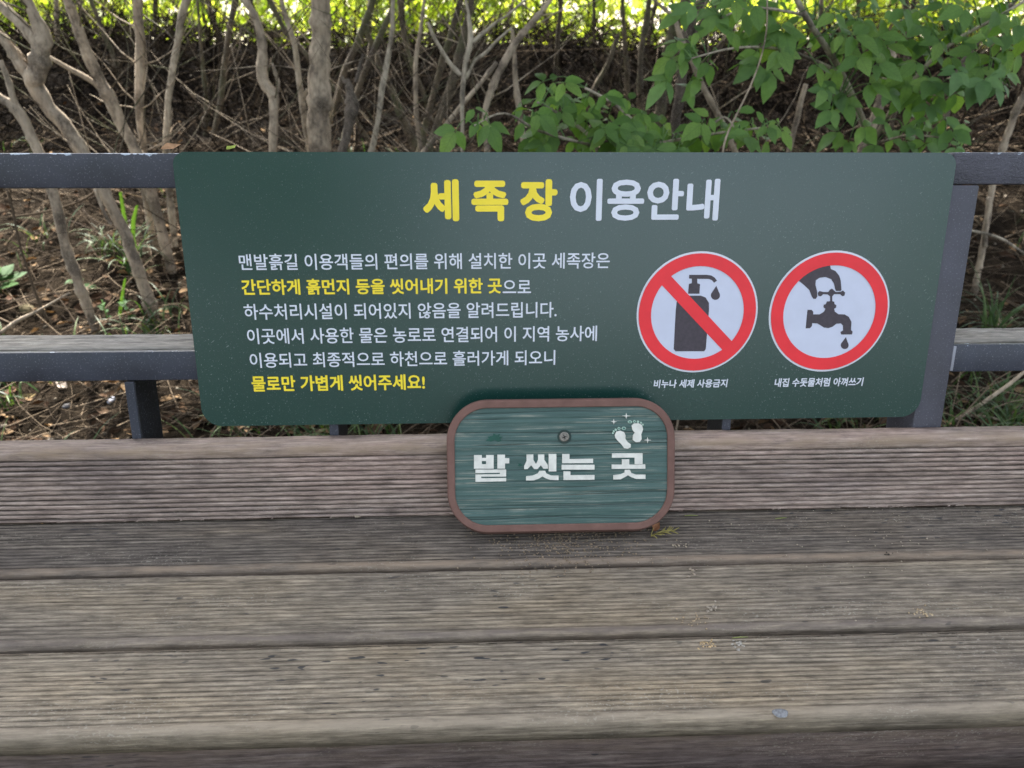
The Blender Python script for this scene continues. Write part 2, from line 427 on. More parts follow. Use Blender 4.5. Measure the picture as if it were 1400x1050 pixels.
# local y -> down the board, local z -> towards the viewer
c8, s8 = math.cos(RISE_REC), math.sin(RISE_REC)
top = Vector((0, RISE_Y + .1215*s8, SZ + .1215*c8))
mr = Matrix(((1, 0, 0, 0), (0, -s8, -c8, 0), (0, -c8, s8, 0), (0, 0, 0, 1)))
mr.translation = top - Vector(bench.location)
ro.matrix_local = Matrix.Identity(4)
me = ro.data; me.transform(mr); me.update()
me.flip_normals()
tag(ro, 'upright reeded board, pinkish brown')
# apron board below the front edge and a dark gap
pr, dr = board_profile(.028, .09, .003, .01, .0008, .006, 1)
sweep_board('apron_board', M['apron'], pr, dr, seed=61, nx=300, loc=(0, .504-by, SZ-.0325))
# steel seat supports and legs down to the ground
for x in (-.95, 0.06, 1.06):
    bm_obj('leg', bevel_box(x-.02, x+.02, .53-by, .57-by, 0, SZ-.0625), M['steel_dark'], bench)
    bm_obj('leg', bevel_box(x-.02, x+.02, .83-by, .87-by, 0, SZ-.0625), M['steel_dark'], bench)
    bm_obj('seat_support', bevel_box(x-.02, x+.02, .5325-by, .865-by, SZ-.0615, SZ-.0325), M['steel_dark'], bench)

# backrest plane, leaning back
REC = .2569
BO = Vector((0, .8885, .584)); BV = Vector((0, math.sin(REC), math.cos(REC))); BN = Vector((0, -math.cos(REC), math.sin(REC)))
BOR = BO - BN*.005                      # front plane of the rails, behind the panel
def uv(px, py, O=BO, V=BV, Nn=BN):
    P = on_plane(px, py, O, Nn)-O; return P.x, P.dot(V)
back = None
def rail(name, px0, px1, py0, py1, depth, mat, w0=0.0, label=None, u0=None, u1=None, r=.0025, tilt=0.0):
    a = uv(px0, py0, BOR); b = uv(px1, py1, BOR); 
    ua = u0 if u0 is not None else a[0]; ub = u1 if u1 is not None else b[0]
    v1 = a[1]; v0 = b[1]
    loc = BOR + BV*v1 - BN*w0 - Vector(bench.location)
    o = bm_obj(name, bevel_box(ua, ub, 0, depth, -(v1-v0), 0, r, 2), mat, bench, True, loc, (-REC, tilt, 0))
    if label: tag(o, label)
    return o, v0, v1
vt = uv(100, 209.2, BOR)[1]; vb = uv(100, 257.5, BOR)[1]
UJ = uv(1303, 230, BOR)[0]
def rail_uv(name, u0, u1, v0, v1, depth, mat, w0=0, label=None, r=.0025):
    loc = BOR + BV*v1 - BN*w0 - Vector(bench.location)
    o = bm_obj(name, bevel_box(u0, u1, 0, depth, -(v1-v0), 0, r, 2), mat, bench, True, loc, (-REC, 0, 0))
    if label: tag(o, label)
    return o
rail_uv('top_rail', BX0, UJ-.002, vb, vt, .04, M['steel'], label='long top rail, flat paint')
vtr = uv(1360, 208, BOR)[1]; vbr = uv(1360, 252.5, BOR)[1]
rail_uv('top_rail', UJ-.001, BX1, vbr, vtr, .04, M['steel_rough'], label='right end of top rail with wrinkled paint', r=.004)
va = uv(100, 481.5, BOR)[1]; vbm = uv(100, 521.5, BOR)[1]
pl = uv(1253, 584, BOR)[0]; prr = uv(1289, 584, BOR)[0]; ptr = uv(1336, 255, BOR)[0]
print('post u', pl, prr, ptr, 'rail v', vb, vt, vtr, vbr, va, vbm)
PU1 = (prr+ptr)/2; PU0 = PU1-(prr-pl)-.004
rail_uv('middle_rail', BX0, PU0-.001, vbm, va, .012, M['steel_low'])
rail_uv('middle_rail', PU1+.001, BX1, uv(1360, 508, BOR)[1], uv(1360, 471, BOR)[1], .012, M['steel_low'])
# weld line where the rail meets the post
rail_uv('weld_seam', PU1-.0005, PU1+.004, uv(1305, 507, BOR)[1], uv(1305, 473, BOR)[1], .010, plain('pale_filler', (.26, .27, .31), .6), w0=-.0012, r=.001)
rail_uv('post', PU0, PU1, -.40, vbr-.0005, .07, M['steel_post'], label='scuffed flat steel post', w0=-.001)
# grey timber slat lying behind the middle rail
for (a0, a1) in ((BX0, PU0-.002), (PU1+.002, BX1)):
    pr, dr = board_profile(.046, .030, .003, .0095, .0001, .004, 4)
    z0 = (BOR + BV*(va-.0005) - BN*.0125)
    sweep_board('back_slat', M['grey_slat'], pr, [d_*.2 for d_ in dr], seed=71, nx=260, loc=(0, z0.y+.003-by, z0.z+.001), x0=a0, x1=a1)
# brackets that carry the middle rail: narrow front, deep flank with shade in its colour
for px0, px1, py in ((176, 190, 560), (451, 457.5, 590), (987, 994.5, 580)):
    u0 = uv(px0, py, BOR)[0]; u1 = u0+.0125
    zz = vbm-.001
    loc = BOR + BV*zz - Vector(bench.location)
    bm_obj('bracket', bevel_box(u0, u1, .001, .068, -(zz+.40), 0, .001, 1), M['steel_dark'], bench, True, loc, (-REC, 0, 0))
    bm_obj('bracket_cap', bevel_box(u0+.0002, u1-.0002, -.0022, .0005, -(zz+.40), -.0005, .0004, 1), M['steel_low'], bench, True, loc, (-REC, 0, 0))

# ---------------------------------------------------------------- the green information panel
sign = empty('information_sign', BO, (-REC, 0, 0))
tag(sign, 'long dark green notice panel with Korean lettering and two red ringed pictograms', 'sign')
def rr_poly(x0, x1, z0, z1, rs, n=10):
    P = []
    for (cx, cz, a0, r) in ((x1-rs[1], z1-rs[1], 0, rs[1]), (x0+rs[0], z1-rs[0], 90, rs[0]), (x0+rs[3], z0+rs[3], 180, rs[3]), (x1-rs[2], z0+rs[2], 270, rs[2])):
        for i in range(n+1):
            a = math.radians(a0+90*i/n); P.append((cx+r*math.cos(a), cz+r*math.sin(a)))
    return P
def slab(P, y0, y1):
    mb = MB(); n = len(P)
    mb.add([(x, y0, z) for x, z in P]+[(x, y1, z) for x, z in P],
           [tuple(range(n))[::-1] if False else tuple(range(n)), tuple(range(2*n-1, n-1, -1))]+[(i, i+n, (i+1) % n+n, (i+1) % n) for i in range(n)])
    return mb
su0 = (uv(234, 215)[0]+uv(277, 565)[0])/2; su1 = (uv(1307.5, 215)[0]+uv(1258, 560)[0])/2
sv1 = (uv(700, 208)[1]); sv0 = (uv(300, 581)[1]+uv(1235, 571.5)[1])/2
print('sign', su0, su1, sv0, sv1)
mb = slab(rr_poly(su0, su1, sv0, sv1, (.017, .018, .027, .027)), 0, .003)
o = mb.build('panel', M['panel'], sign, False)
o.data.materials.append(M['edge_metal'])
for p in o.data.polygons:
    if len(p.vertices) == 4: p.material_index = 1
def poly_part(name, polys, mat, parent, y, th=.0004):
    """flat printed shapes: closed outlines in (x, z), a hair in front of the surface"""
    bm = bmesh.new()
    for P in polys:
        vs = [bm.verts.new((a, y, b)) for a, b in P]
        for t in tessellate_polygon([[Vector((a, b, 0)) for a, b in P]]):
            try: bm.faces.new([vs[i] for i in t])
            except ValueError: pass
    for f in bm.faces:
        if f.normal.y > 0: f.normal_flip()
    return bm_obj(name, bm, mat, parent)
def ring_part(name, cx, cz, r0, r1, mat, parent, y, n=72):
    mb = MB(); V = []; Fc = []
    for i in range(n):
        a = 2*math.pi*i/n; V += [(cx+r0*math.cos(a), y, cz+r0*math.sin(a)), (cx+r1*math.cos(a), y, cz+r1*math.sin(a))]
        j = (i+1) % n; Fc.append((2*i, 2*i+1, 2*j+1, 2*j))
    mb.add(V, Fc); return mb.build(name, mat, parent, False)
def text_part(body, x0, x1, z0, z1, mat, parent, y=-.0006, weight=0.0, shear=0.0, label=None, bold=0.0):
    cu = bpy.data.curves.new('lettering', 'FONT'); cu.body = body; cu.size = 1; cu.offset = weight; cu.resolution_u = 3
    cu.shear = shear; cu.fill_mode = 'FRONT'
    t = bpy.data.objects.new('t', cu); C.objects.link(t)
    dg = bpy.context.evaluated_depsgraph_get(); dg.update()
    me = bpy.data.meshes.new_from_object(t.evaluated_get(dg))
    C.objects.unlink(t); bpy.data.objects.remove(t)
    co = np.array([v.co[:] for v in me.vertices]); mn = co.min(0); mxx = co.max(0)
    out = np.empty_like(co)
    out[:, 0] = x0+(co[:, 0]-mn[0])/(mxx[0]-mn[0])*(x1-x0)
    out[:, 1] = y
    out[:, 2] = z0+(co[:, 1]-mn[1])/(mxx[1]-mn[1])*(z1-z0)
    kk = (z1-z0)/(mxx[1]-mn[1]); rr_ = bold*kk
    if rr_ > 0:                      # heavier strokes: the same outline laid down again around itself
        me.calc_loop_triangles(); T = np.array([t.vertices[:] for t in me.loop_triangles])
        cxm, czm = (x0+x1)/2, (z0+z1)/2
        out[:, 0] = cxm+(out[:, 0]-cxm)*(1-2*rr_/(x1-x0)); out[:, 2] = czm+(out[:, 2]-czm)*(1-2*rr_/(z1-z0))
        VV = []; TT = []
        for q in range(9):
            a = 2*math.pi*q/8; sh_ = np.array([rr_*math.cos(a), -q*2.5e-5, rr_*math.sin(a)]) if q else np.zeros(3)
            VV.append(out+sh_); TT.append(T+q*len(out))
        me = np_mesh('lettering', np.concatenate(VV), np.concatenate(TT), mat, False)
    else:
        me.vertices.foreach_set('co', out.astype(np.float32).ravel()); me.materials.clear(); me.materials.append(mat); me.update()
    o = link(bpy.data.objects.new('lettering', me), parent)
    if label: tag(o, label)
    return o
def line(body, xl, xr, yt, yb, mat, bold=0, shear=0, label=None, yr=None):
    """yt/yb: top and bottom pixel rows at the left end of the line"""
    ym = (yt+yb)/2
    a = uv(xl, ym)[0]; b = uv(xr, (ym if yr is None else yr))[0]
    text_part(body, a, b, uv(xl, yb)[1], uv(xl, yt)[1], mat, sign, bold=bold, shear=shear, label=label)
Wb, Ww = .024, .011
line('세', 578, 627.5, 245, 302.5, M['p_yellow'], .036, label='large yellow title lettering')
line('족', 644.5, 695, 247, 302.5, M['p_yellow'], .036)
line('장', 711, 762, 245, 302.5, M['p_yellow'], .036)
line('이용안내', 779, 983, 244.5, 302, M['p_white'], .026, label='large white title lettering')
line('맨발흙길 이용객들의 편의를 위해 설치한 이곳 세족장은', 327, 833.5, 347, 369.5, M['p_white'], Ww)
line('간단하게 흙먼지 등을 씻어내기 위한 곳', 330.4, 685.8, 381.5, 403.5, M['p_yellow'], Wb)
line('으로', 687.3, 726, 383, 400.8, M['p_white'], Ww)
line('하수처리시설이 되어있지 않음을 알려드립니다.', 333.6, 761, 415.5, 437.3, M['p_white'], Ww)
line('이곳에서 사용한 물은 농로로 연결되어 이 지역 농사에', 338, 816, 449, 470.5, M['p_white'], Ww)
line('이용되고 최종적으로 하천으로 흘러가게 되오니', 341.6, 759, 482, 503, M['p_white'], Ww)
line('물로만 가볍게 씻어주세요!', 344.2, 581, 513.8, 535.5, M['p_yellow'], Wb)
line('비누나 세제 사용금지', 893.6, 994.6, 519, 530.5, M['p_white'], .024, .08)
line('내집 수돗물처럼 아껴쓰기', 1058.8, 1180, 517, 529, M['p_white'], .024, .08)
# pictograms
def Z1(x, y): return uv(860+x/5.0, 330+y/5.0)
def Z2(x, y): return uv(1040+x/5.0, 330+y/5.0)
def drop(Zf, x, y, cx, cy, r):
    P = [(x, y)]
    for a in range(-35, 216, 12): P.append((cx+r*math.cos(math.radians(a)), cy+r*math.sin(math.radians(a))))
    return [Zf(*q) for q in P]
for k, Zf in enumerate((Z1, Z2)):
    cxz = (465, 482) if k == 0 else (466.5, 475.5)
    L = Zf(52 if k == 0 else 57, cxz[1]); Rr = Zf(878 if k == 0 else 876, cxz[1])
    cx = (L[0]+Rr[0])/2; ro_ = (Rr[0]-L[0])/2
    cz = (Zf(cxz[0], 72 if k == 0 else 67)[1]+Zf(cxz[0], 890 if k == 0 else 884)[1])/2
    base = ring_part('pictogram', cx, cz, .0001, ro_, M['p_white'], sign, -.0005)
    tag(base, 'no soap pump bottle pictogram' if k == 0 else 'hand closing a dripping tap pictogram')
    ring_part('pale_disc', cx, cz, .0001, ro_*.775, M['p_disc'], base, -.0008)
    if k == 0:
        body = [(318, 470), (324, 415), (338, 385), (365, 370), (490, 370), (522, 383), (545, 420), (545, 470), (523, 735), (512, 750), (316, 750), (304, 735)]
        pump = [(408, 290), (428, 285), (428, 255), (408, 253), (410, 228), (530, 228), (560, 232), (583, 246), (600, 268), (580, 282), (564, 264), (545, 256), (465, 255), (465, 285), (484, 292), (480, 357), (402, 357)]
        poly_part('bottle_print', [[Zf(*q) for q in body], [Zf(*q) for q in pump], drop(Zf, 595, 303, 589, 368, 31)], M['p_dark'], base, -.0011)
        poly_part('slash_print', [[Zf(*q) for q in [(278, 228), (216, 291), (644, 749), (708, 689)]]], M['p_red'], base, -.00125)
    else:
        hand = [(250, 262), (310, 215), (370, 175), (440, 155), (470, 150), (477, 188), (510, 203), (535, 235), (545, 270), (550, 330), (545, 338), (512, 338), (506, 325), (500, 290), (480, 258), (440, 243), (400, 248), (375, 265), (372, 295), (383, 340), (385, 375), (375, 392), (358, 392), (347, 375), (330, 332), (300, 303)]
        tap = [(387, 352), (400, 338), (425, 345), (460, 345), (470, 330), (485, 322), (500, 335), (510, 345), (545, 343), (560, 335), (575, 350), (570, 370), (555, 374), (540, 360), (500, 360), (487, 375), (487, 408), (500, 412), (503, 428), (515, 435), (513, 452), (500, 460), (505, 480), (530, 497), (570, 498), (600, 515), (618, 550), (615, 605), (626, 615), (622, 635), (548, 636), (543, 618), (560, 608), (560, 575), (545, 560), (515, 562), (490, 582), (460, 592), (430, 588), (405, 572), (385, 560), (350, 558), (348, 578), (335, 592), (305, 594), (318, 467), (345, 467), (357, 480), (357, 498), (400, 498), (430, 480), (440, 460), (427, 450), (428, 432), (443, 428), (450, 410), (472, 408), (472, 375), (455, 362), (425, 360), (410, 375), (392, 372)]
        poly_part('tap_print', [[Zf(*q) for q in hand], [Zf(*q) for q in tap], drop(Zf, 580, 653, 572, 708, 27)], M['p_dark'], base, -.0011)
    ring_part('red_ring', cx, cz, ro_*.765, ro_*.968, M['p_red'], base, -.0014)

# ---------------------------------------------------------------- the small routed wooden sign
WR = math.radians(26)
WV = Vector((0, math.sin(WR), math.cos(WR))); WN = Vector((0, -math.cos(WR), math.sin(WR)))
foot = at_z(770, 736, SZ)
TH = .017
WO = Vector((0, foot.y-.002, SZ+.0005)) + WN*TH            # a point of the front face at the foot
def wuv(px, py): return uv(px, py, WO, WV, WN)
ws = empty('wooden_sign', WO, (-WR, 0, 0))
tag(ws, 'small rounded wooden board painted green with brown rim and white footprints', 'sign')
wx0 = wuv(611.5, 650)[0]; wx1 = wuv(923, 650)[0]; wz1 = wuv(770, 546.5)[1]; wz0 = wuv(770, 727)[1]
print('wood sign', wx0, wx1, wz0, wz1)
rO = .056
def inset(P, d):
    n = len(P); out = []
    cx = sum(p[0] for p in P)/n; cz = sum(p[1] for p in P)/n
    for i in range(n):
        ax, az = P[i-1]; bx, bz = P[(i+1) % n]; tx, tz_ = bx-ax, bz-az; l = math.hypot(tx, tz_) or 1
        out.append((P[i][0]-tz_/l*d, P[i][1]+tx/l*d))
    return out
PO = rr_poly(wx0, wx1, wz0, wz1, (rO,)*4, 14)
M['rim'] = plain('brown_rim_paint', (.165, .092, .076), .75, .25, .14, 40, .5)
M['raw'] = plain('raw_pine_edge', (.30, .20, .13), .85, .2, .25, 90, .5)
rw = .0105
mb = MB(); n = len(PO)
zlo = min(p[1] for p in PO)
rings = [([(a, b-.006*max(0, 1-(b-zlo)/.06)) for a, b in PO], TH), (inset(PO, -.0004), .004), (inset(PO, .0004), .0012), (inset(PO, .0018), 0.0), (inset(PO, rw-.001), 0.0), (inset(PO, rw), .0008), (inset(PO, rw+.0004), .0085)]
V = []; Fc = []
for P, y in rings: V += [(a, y, b) for a, b in P]
for k in range(len(rings)-1):
    for i in range(n): j = (i+1) % n; Fc.append((k*n+i, k*n+j, (k+1)*n+j, (k+1)*n+i))
Fc.append(tuple(range(n))[::-1])
mb.add(V, Fc); rimo = mb.build('rim', M['rim'], ws, True)
rimo.data.materials.append(M['raw'])
try: rimo.data.set_sharp_from_angle(angle=math.radians(35))
except Exception: pass
def board_face_mat():
    mt, n, p, _ = newmat('green_painted_grain')
    st = noise(n, coords(n, (6, 1, 430)), 1, 5, .65, .1); s2 = noise(n, coords(n, (14, 1, 900)), 1, 3, .6)
    pt = noise(n, coords(n, (14, 1, 40)), 1, 4, .6)
    c = mixc(n, pt, (.036, .084, .076), (.066, .124, .114))
    c = mixc(n, 1, c, ramp(n, s2, [(.3, .75), (.6, 1.1)]), 'MULTIPLY')
    wearm = mulf(n, ramp(n, st, [(.51, 0.0), (.60, 1.0)]), ramp(n, pt, [(.42, .12), (.56, 1.0)]))
    c = mixc(n, mulf(n, wearm, .5), c, (.34, .34, .28))
    at = n.nodes.new('ShaderNodeAttribute'); at.attribute_name = 'dirt'
    c = mixc(n, at.outputs['Fac'], c, (.012, .020, .020))
    n.links.new(c, p.inputs['Base Color']); p.inputs['Roughness'].default_value = .62
    b1 = bump(n, None, s2, .5, .0006); bump(n, p, st, .6, .001, b1)
    return mt
PI_ = inset(PO, rw-.0002)
zz0 = min(p[1] for p in PI_); zz1 = max(p[1] for p in PI_); xx0 = min(p[0] for p in PI_); xx1 = max(p[0] for p in PI_)
ri = rO-rw
gv = np.linspace(0, 1, 190); gu = np.linspace(0, 1, 260)
gz = zz0+(zz1-zz0)*gv
e = np.minimum(gz-zz0, zz1-gz); ins = np.where(e < ri, ri-np.sqrt(np.maximum(ri**2-(ri-np.minimum(e, ri))**2, 0)), 0)
GX = (xx0+ins)[:, None]+((xx1-xx0)-2*ins)[:, None]*gu[None, :]; GZ = np.repeat(gz[:, None], 260, 1)
crack = np.zeros_like(GX); 
for k in range(22):
    zc = rng.uniform(zz0+.004, zz1-.004); xa = rng.uniform(xx0-.05, xx1-.12); xb = xa+rng.uniform(.08, .33)
    if k % 7 == 0: xa, xb = xx0-.1, xx1+.1
    zl = zc+.0016*vnoise(GX*9, GX*0+k, k)+.004*(GX-xx0)*rng.uniform(-1, 1)
    crack = np.maximum(crack, np.exp(-((GZ-zl)/.0006)**2)*np.clip((GX-xa)/.02, 0, 1)*np.clip((xb-GX)/.02, 0, 1)*rng.uniform(.5, 1))
dep = .0028+.0005*vnoise(GX*14, GZ*260, 2)+.0006*vnoise(GX*5, GZ*110, 4)+.0016*crack
V = np.stack([GX, dep, GZ], -1).reshape(-1, 3)
I = np.arange(190*260).reshape(190, 260); Fq = np.stack([I[:-1, :-1], I[:-1, 1:], I[1:, 1:], I[1:, :-1]], -1).reshape(-1, 4)
me = np_mesh('painted_face', V, Fq, board_face_mat()); a = me.attributes.new('dirt', 'FLOAT', 'POINT'); a.data.foreach_set('value', (crack*.9).astype(np.float32).ravel())
face = link(bpy.data.objects.new('painted_face', me), ws)
M['w_white'] = plain('chalky_white_paint', (.66, .66, .61), .7, .3, .10, 70, .4)
M['w_pale'] = plain('thin_pale_green_paint', (.36, .50, .42), .7, .3, .2, 70, .3)
def WZ(x, y): return wuv(590+x/4.0, 530+y/4.0)
def rect(a, b, c, d): return [(a, b), (c, b), (c, d), (a, d)]
def relief(name, polys, mat, y0=.0009, y1=.0060, Zf=WZ, label=None):
    bm = bmesh.new()
    for P in polys:
        Q = [Zf(*q) for q in P]
        A = [bm.verts.new((a, y0, b)) for a, b in Q]; B = [bm.verts.new((a, y1, b)) for a, b in Q]
        k = len(Q)
        for t in tessellate_polygon([[Vector((a, b, 0)) for a, b in Q]]):
            try: bm.faces.new([A[i] for i in t])
            except ValueError: pass
        for i in range(k): bm.faces.new((A[i], B[i], B[(i+1) % k], A[(i+1) % k]))
    bmesh.ops.recalc_face_normals(bm, faces=bm.faces[:])
    o = bm_obj(name, bm, mat, ws)
    if label: tag(o, label)
    return o
relief('letter', [[(232, 370), (275, 370), (275, 384), (298, 384), (298, 370), (340, 370), (340, 444), (298, 444), (298, 402), (275, 402), (275, 420), (298, 420), (298, 444), (232, 444)][:0] or rect(232, 370, 275, 444),
                  rect(298.2, 370, 340, 444), rect(275.2, 385, 298, 402), rect(275.2, 420, 298, 444),
                  [(360, 368), (402, 368), (402, 387), (425, 387), (425, 415), (402, 415), (402, 444), (360, 444)],
                  [(240, 449), (408, 449), (408, 487), (272, 487), (272, 497), (408, 495), (408, 513), (240, 516), (240, 476), (374, 474), (374, 466), (240, 468)]],
       M['w_white'], label='first white block letter')
relief('letter', [[(520, 367), (557, 367), (557, 395), (572, 420), (583, 395), (583, 367), (617, 367), (617, 395), (637, 425), (637, 444), (612, 444), (598, 425), (580, 446), (562, 446), (545, 425), (525, 446), (507, 446), (507, 430), (520, 402)],
                  rect(641, 364, 683, 459),
                  [(590, 456), (622, 456), (628, 470), (655, 482), (695, 482), (695, 507), (650, 505), (625, 497), (607, 486), (590, 497), (560, 508), (517, 508), (517, 486), (555, 482), (582, 470)]],
       M['w_white'], label='second white block letter')
relief('letter', [[(715, 364), (755, 364), (755, 392), (884, 390), (884, 413), (715, 414)], rect(712, 423, 892, 449),
                  [(722, 459), (760, 459), (760, 480), (892, 479), (892, 504), (722, 506)]], M['w_white'], label='third white block letter')
relief('letter', [[(988, 360), (1155, 360), (1155, 419), (1112, 419), (1112, 383), (988, 384)],
                  [(1042, 393), (1082, 393), (1082, 422), (1170, 421), (1170, 444), (986, 445), (986, 422), (1042, 422)],
                  [(1058, 450), (1086, 450), (1094, 468), (1120, 477), (1171, 477), (1171, 500), (1120, 500), (1092, 490), (1075, 480), (1058, 490), (1035, 502), (995, 503), (995, 480), (1035, 475), (1056, 465)]], M['w_white'], label='fourth white block letter')
relief('footprint', [[(1003, 258), (1012, 241), (1034, 236), (1054, 244), (1062, 262), (1061, 280), (1073, 298), (1090, 310), (1090, 326), (1074, 335), (1054, 331), (1040, 312), (1018, 290), (1006, 274)]], M['w_white'], label='left footprint, toes outlined')
relief('footprint', [[(1095, 208), (1108, 196), (1134, 195), (1152, 205), (1158, 228), (1148, 256), (1150, 282), (1140, 297), (1118, 299), (1101, 286), (1103, 262), (1113, 248), (1099, 230)]], M['w_white'])
def circ(x, y, rx, ry, n=10): return [(x+rx*math.cos(2*math.pi*i/n), y+ry*math.sin(2*math.pi*i/n)) for i in range(n)]
relief('toes', [circ(1053, 223, 12, 9), circ(1026, 224, 8, 8), circ(1009, 231, 6, 6), circ(998, 240, 5, 6), circ(993, 250, 4, 5)], M['w_pale'])
relief('toes', [circ(1086, 188, 12, 8), circ(1111, 186, 8, 7), circ(1130, 187, 7, 7), circ(1147, 193, 5, 6), circ(1157, 203, 5, 5)], M['w_pale'])
relief('toe_mark', [circ(1053, 223, 7, 5), circ(1026, 224, 4, 4), circ(1086, 188, 7, 4), circ(1111, 186, 4, 3.5)], plain('recessed_green', (.05, .15, .13), .7), y0=.0006)
def star(x, y, rx, ry):
    P = []
    for i in range(8):
        a = math.pi*i/4; k = 1 if i % 2 == 0 else .22
        P.append((x+rx*k*math.cos(a), y+ry*k*math.sin(a)))
    return P
for s in ((1066, 155, 24, 16), (998, 187, 17, 15), (1183, 288, 20, 16)): relief('sparkle', [star(*s)], M['w_white'])
relief('paint_smear', [[(295, 290), (315, 278), (305, 270), (335, 265), (340, 250), (355, 262), (375, 252), (370, 268), (390, 270), (372, 282), (385, 290), (365, 297), (345, 288), (325, 296)]], plain('dark_green_smear', (.012, .075, .055), .6), y0=.0019, y1=.003)
relief('paint_smear', [[(473, 425), (482, 415), (492, 420), (500, 424), (490, 430), (480, 432)]], bpy.data.materials['dark_green_smear'], y0=.0019, y1=.003)
# screw with a washer in a countersunk hole
scx, scz = WZ(727, 270)
mb = MB(); n = 28; V = []; Fc = []
for r, y in ((.0072, .0030), (.0066, .0026), (.0062, .0017), (.0056, .0012), (.0046, .0010), (.0044, .0018)):
    for i in range(n): a = 2*math.pi*i/n; V.append((scx+r*math.cos(a)*1.05, y, scz+r*math.sin(a)))
for k in range(5):
    for i in range(n): j = (i+1) % n; Fc.append((k*n+i, (k+1)*n+i, (k+1)*n+j, k*n+j))
mb.add(V, Fc); M['zinc'] = plain('dull_zinc', (.20, .185, .16), .45, .5, .35, 500, .5); 
wsh = mb.build('washer', M['zinc'], ws)
ring_part('screw_hole', scx, scz, .0070, .0098, plain('dark_recess_wood', (.03, .05, .045), .9), ws, .0020)
mb = MB(); V = [(scx, .0008, scz)]; Fc = []
for i in range(n): a = 2*math.pi*i/n; V.append((scx+.0046*math.cos(a), .0016, scz+.0046*math.sin(a)))
for i in range(n): Fc.append((0, 1+i, 1+(i+1) % n))
mb.add(V, Fc); scr = mb.build('screw', M['zinc'], ws)
cross = []
for a in (20, 110):
    ca, sa = math.cos(math.radians(a)), math.sin(math.radians(a)); l, wd = .0030, .0006
    cross.append([(scx+ca*l-sa*wd, scz+sa*l+ca*wd), (scx-ca*l-sa*wd, scz-sa*l+ca*wd), (scx-ca*l+sa*wd, scz-sa*l-ca*wd), (scx+ca*l+sa*wd, scz+sa*l-ca*wd)])
M['black'] = plain('dark_recess', (.02, .018, .016), .9)
poly_part('screw_slot', cross, M['black'], scr, .0002)

# ---------------------------------------------------------------- leaves
def leaf_template(wd=.42, fold=.10, droop=.22, teeth=0.0):
    """leaf along +Y of length 1, face up (+Z): 11 vertices, 12 triangles"""
    ml = [0, .22, .48, .74, 1.0]; ew = [.0, .75, 1.0, .62]; el = [0, .20, .46, .74]
    V = [(0, t, -droop*t*t) for t in ml]
    for s in (-1, 1):
        for k in (1, 2, 3): V.append((s*wd*.5*ew[k]*(1+.0*k), el[k]-.01, fold*ew[k]*.5-droop*el[k]**2+random.uniform(-.015, .015)))
    T = []
    for s, b in ((0, 5), (1, 8)):
        t = [(0, b, 1), (1, b, b+1), (1, b+1, 2), (2, b+1, b+2), (2, b+2, 3), (3, b+2, 4)]
        if s: t = [x[::-1] for x in t]
        T += t
    return np.array(V), np.array(T)
LEAFS = [leaf_template(random.uniform(.46, .62), random.uniform(.05, .22), random.uniform(.05, .35)) for _ in range(6)]
SMALL = (np.array([(0, 0, 0), (.30, .42, .05), (0, 1, -.08), (-.30, .42, .05)]), np.array([(0, 1, 2), (0, 2, 3)]))
def foliage_mat(name, c0, c1, c2, trans=.4, rough=.5, spec=.35, tcol=None, island=True):
    mt, n, p, out = newmat(name)
    if island:
        g = n.nodes.new('ShaderNodeNewGeometry'); r = g.outputs['Random Per Island']
    else:
        g = n.nodes.new('ShaderNodeObjectInfo'); r = g.outputs['Random']
    c = ramp(n, r, [(0.0, c0), (.5, c1), (1.0, c2)])
    vn = noise(n, coords(n, kind='Object'), 60 if island else 4, 3, .6)
    c = mixc(n, .5, c, ramp(n, vn, [(.3, .7), (.7, 1.25)]), 'MULTIPLY')
    if not island:                   # midrib and side veins of a leaflet that is one unit long
        tc_ = n.nodes.new('ShaderNodeTexCoord'); sp_ = n.nodes.new('ShaderNodeSeparateXYZ'); n.links.new(tc_.outputs['Object'], sp_.inputs[0])
        def mth(op, a, b=None):
            q = n.nodes.new('ShaderNodeMath'); q.operation = op
            for s_, v_ in ((q.inputs[0], a), (q.inputs[1], b)):
                if isinstance(v_, bpy.types.NodeSocket): n.links.new(v_, s_)
                elif v_ is not None: s_.default_value = v_
            return q.outputs[0]
        ax = mth('ABSOLUTE', sp_.outputs['X']); ph = mth('MULTIPLY', mth('SUBTRACT', sp_.outputs['Y'], mth('MULTIPLY', ax, 1.0)), 48.0)
        vein = mth('MAXIMUM', ramp(n, mth('SINE', ph), [(.80, 0.0), (.98, 1.0)]), ramp(n, ax, [(.008, 1.0), (.022, 0.0)]))
        c = mixc(n, mulf(n, vein, .35), c, (.05, .10, .04)); bump(n, p, vein, -.5, .01)
    n.links.new(c, p.inputs['Base Color']); p.inputs['Roughness'].default_value = rough; p.inputs['Specular IOR Level'].default_value = spec
    tr = n.nodes.new('ShaderNodeBsdfTranslucent')
    tc = mixc(n, 1, c, tcol or (1.6, 1.7, .6), 'MULTIPLY'); n.links.new(tc, tr.inputs[0])
    mx = n.nodes.new('ShaderNodeMixShader'); mx.inputs[0].default_value = trans
    n.links.new(p.outputs[0], mx.inputs[1]); n.links.new(tr.outputs[0], mx.inputs[2]); n.links.new(mx.outputs[0], out.inputs[0])
    return mt
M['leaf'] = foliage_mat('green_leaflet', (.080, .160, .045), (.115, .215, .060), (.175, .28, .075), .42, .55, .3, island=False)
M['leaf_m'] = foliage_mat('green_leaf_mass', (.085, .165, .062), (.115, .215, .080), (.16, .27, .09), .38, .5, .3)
M['leaf_sun'] = foliage_mat('yellow_green_leaf', (.16, .25, .03), (.25, .33, .05), (.38, .42, .10), .55, .45, .3, tcol=(1.75, 1.65, .75))
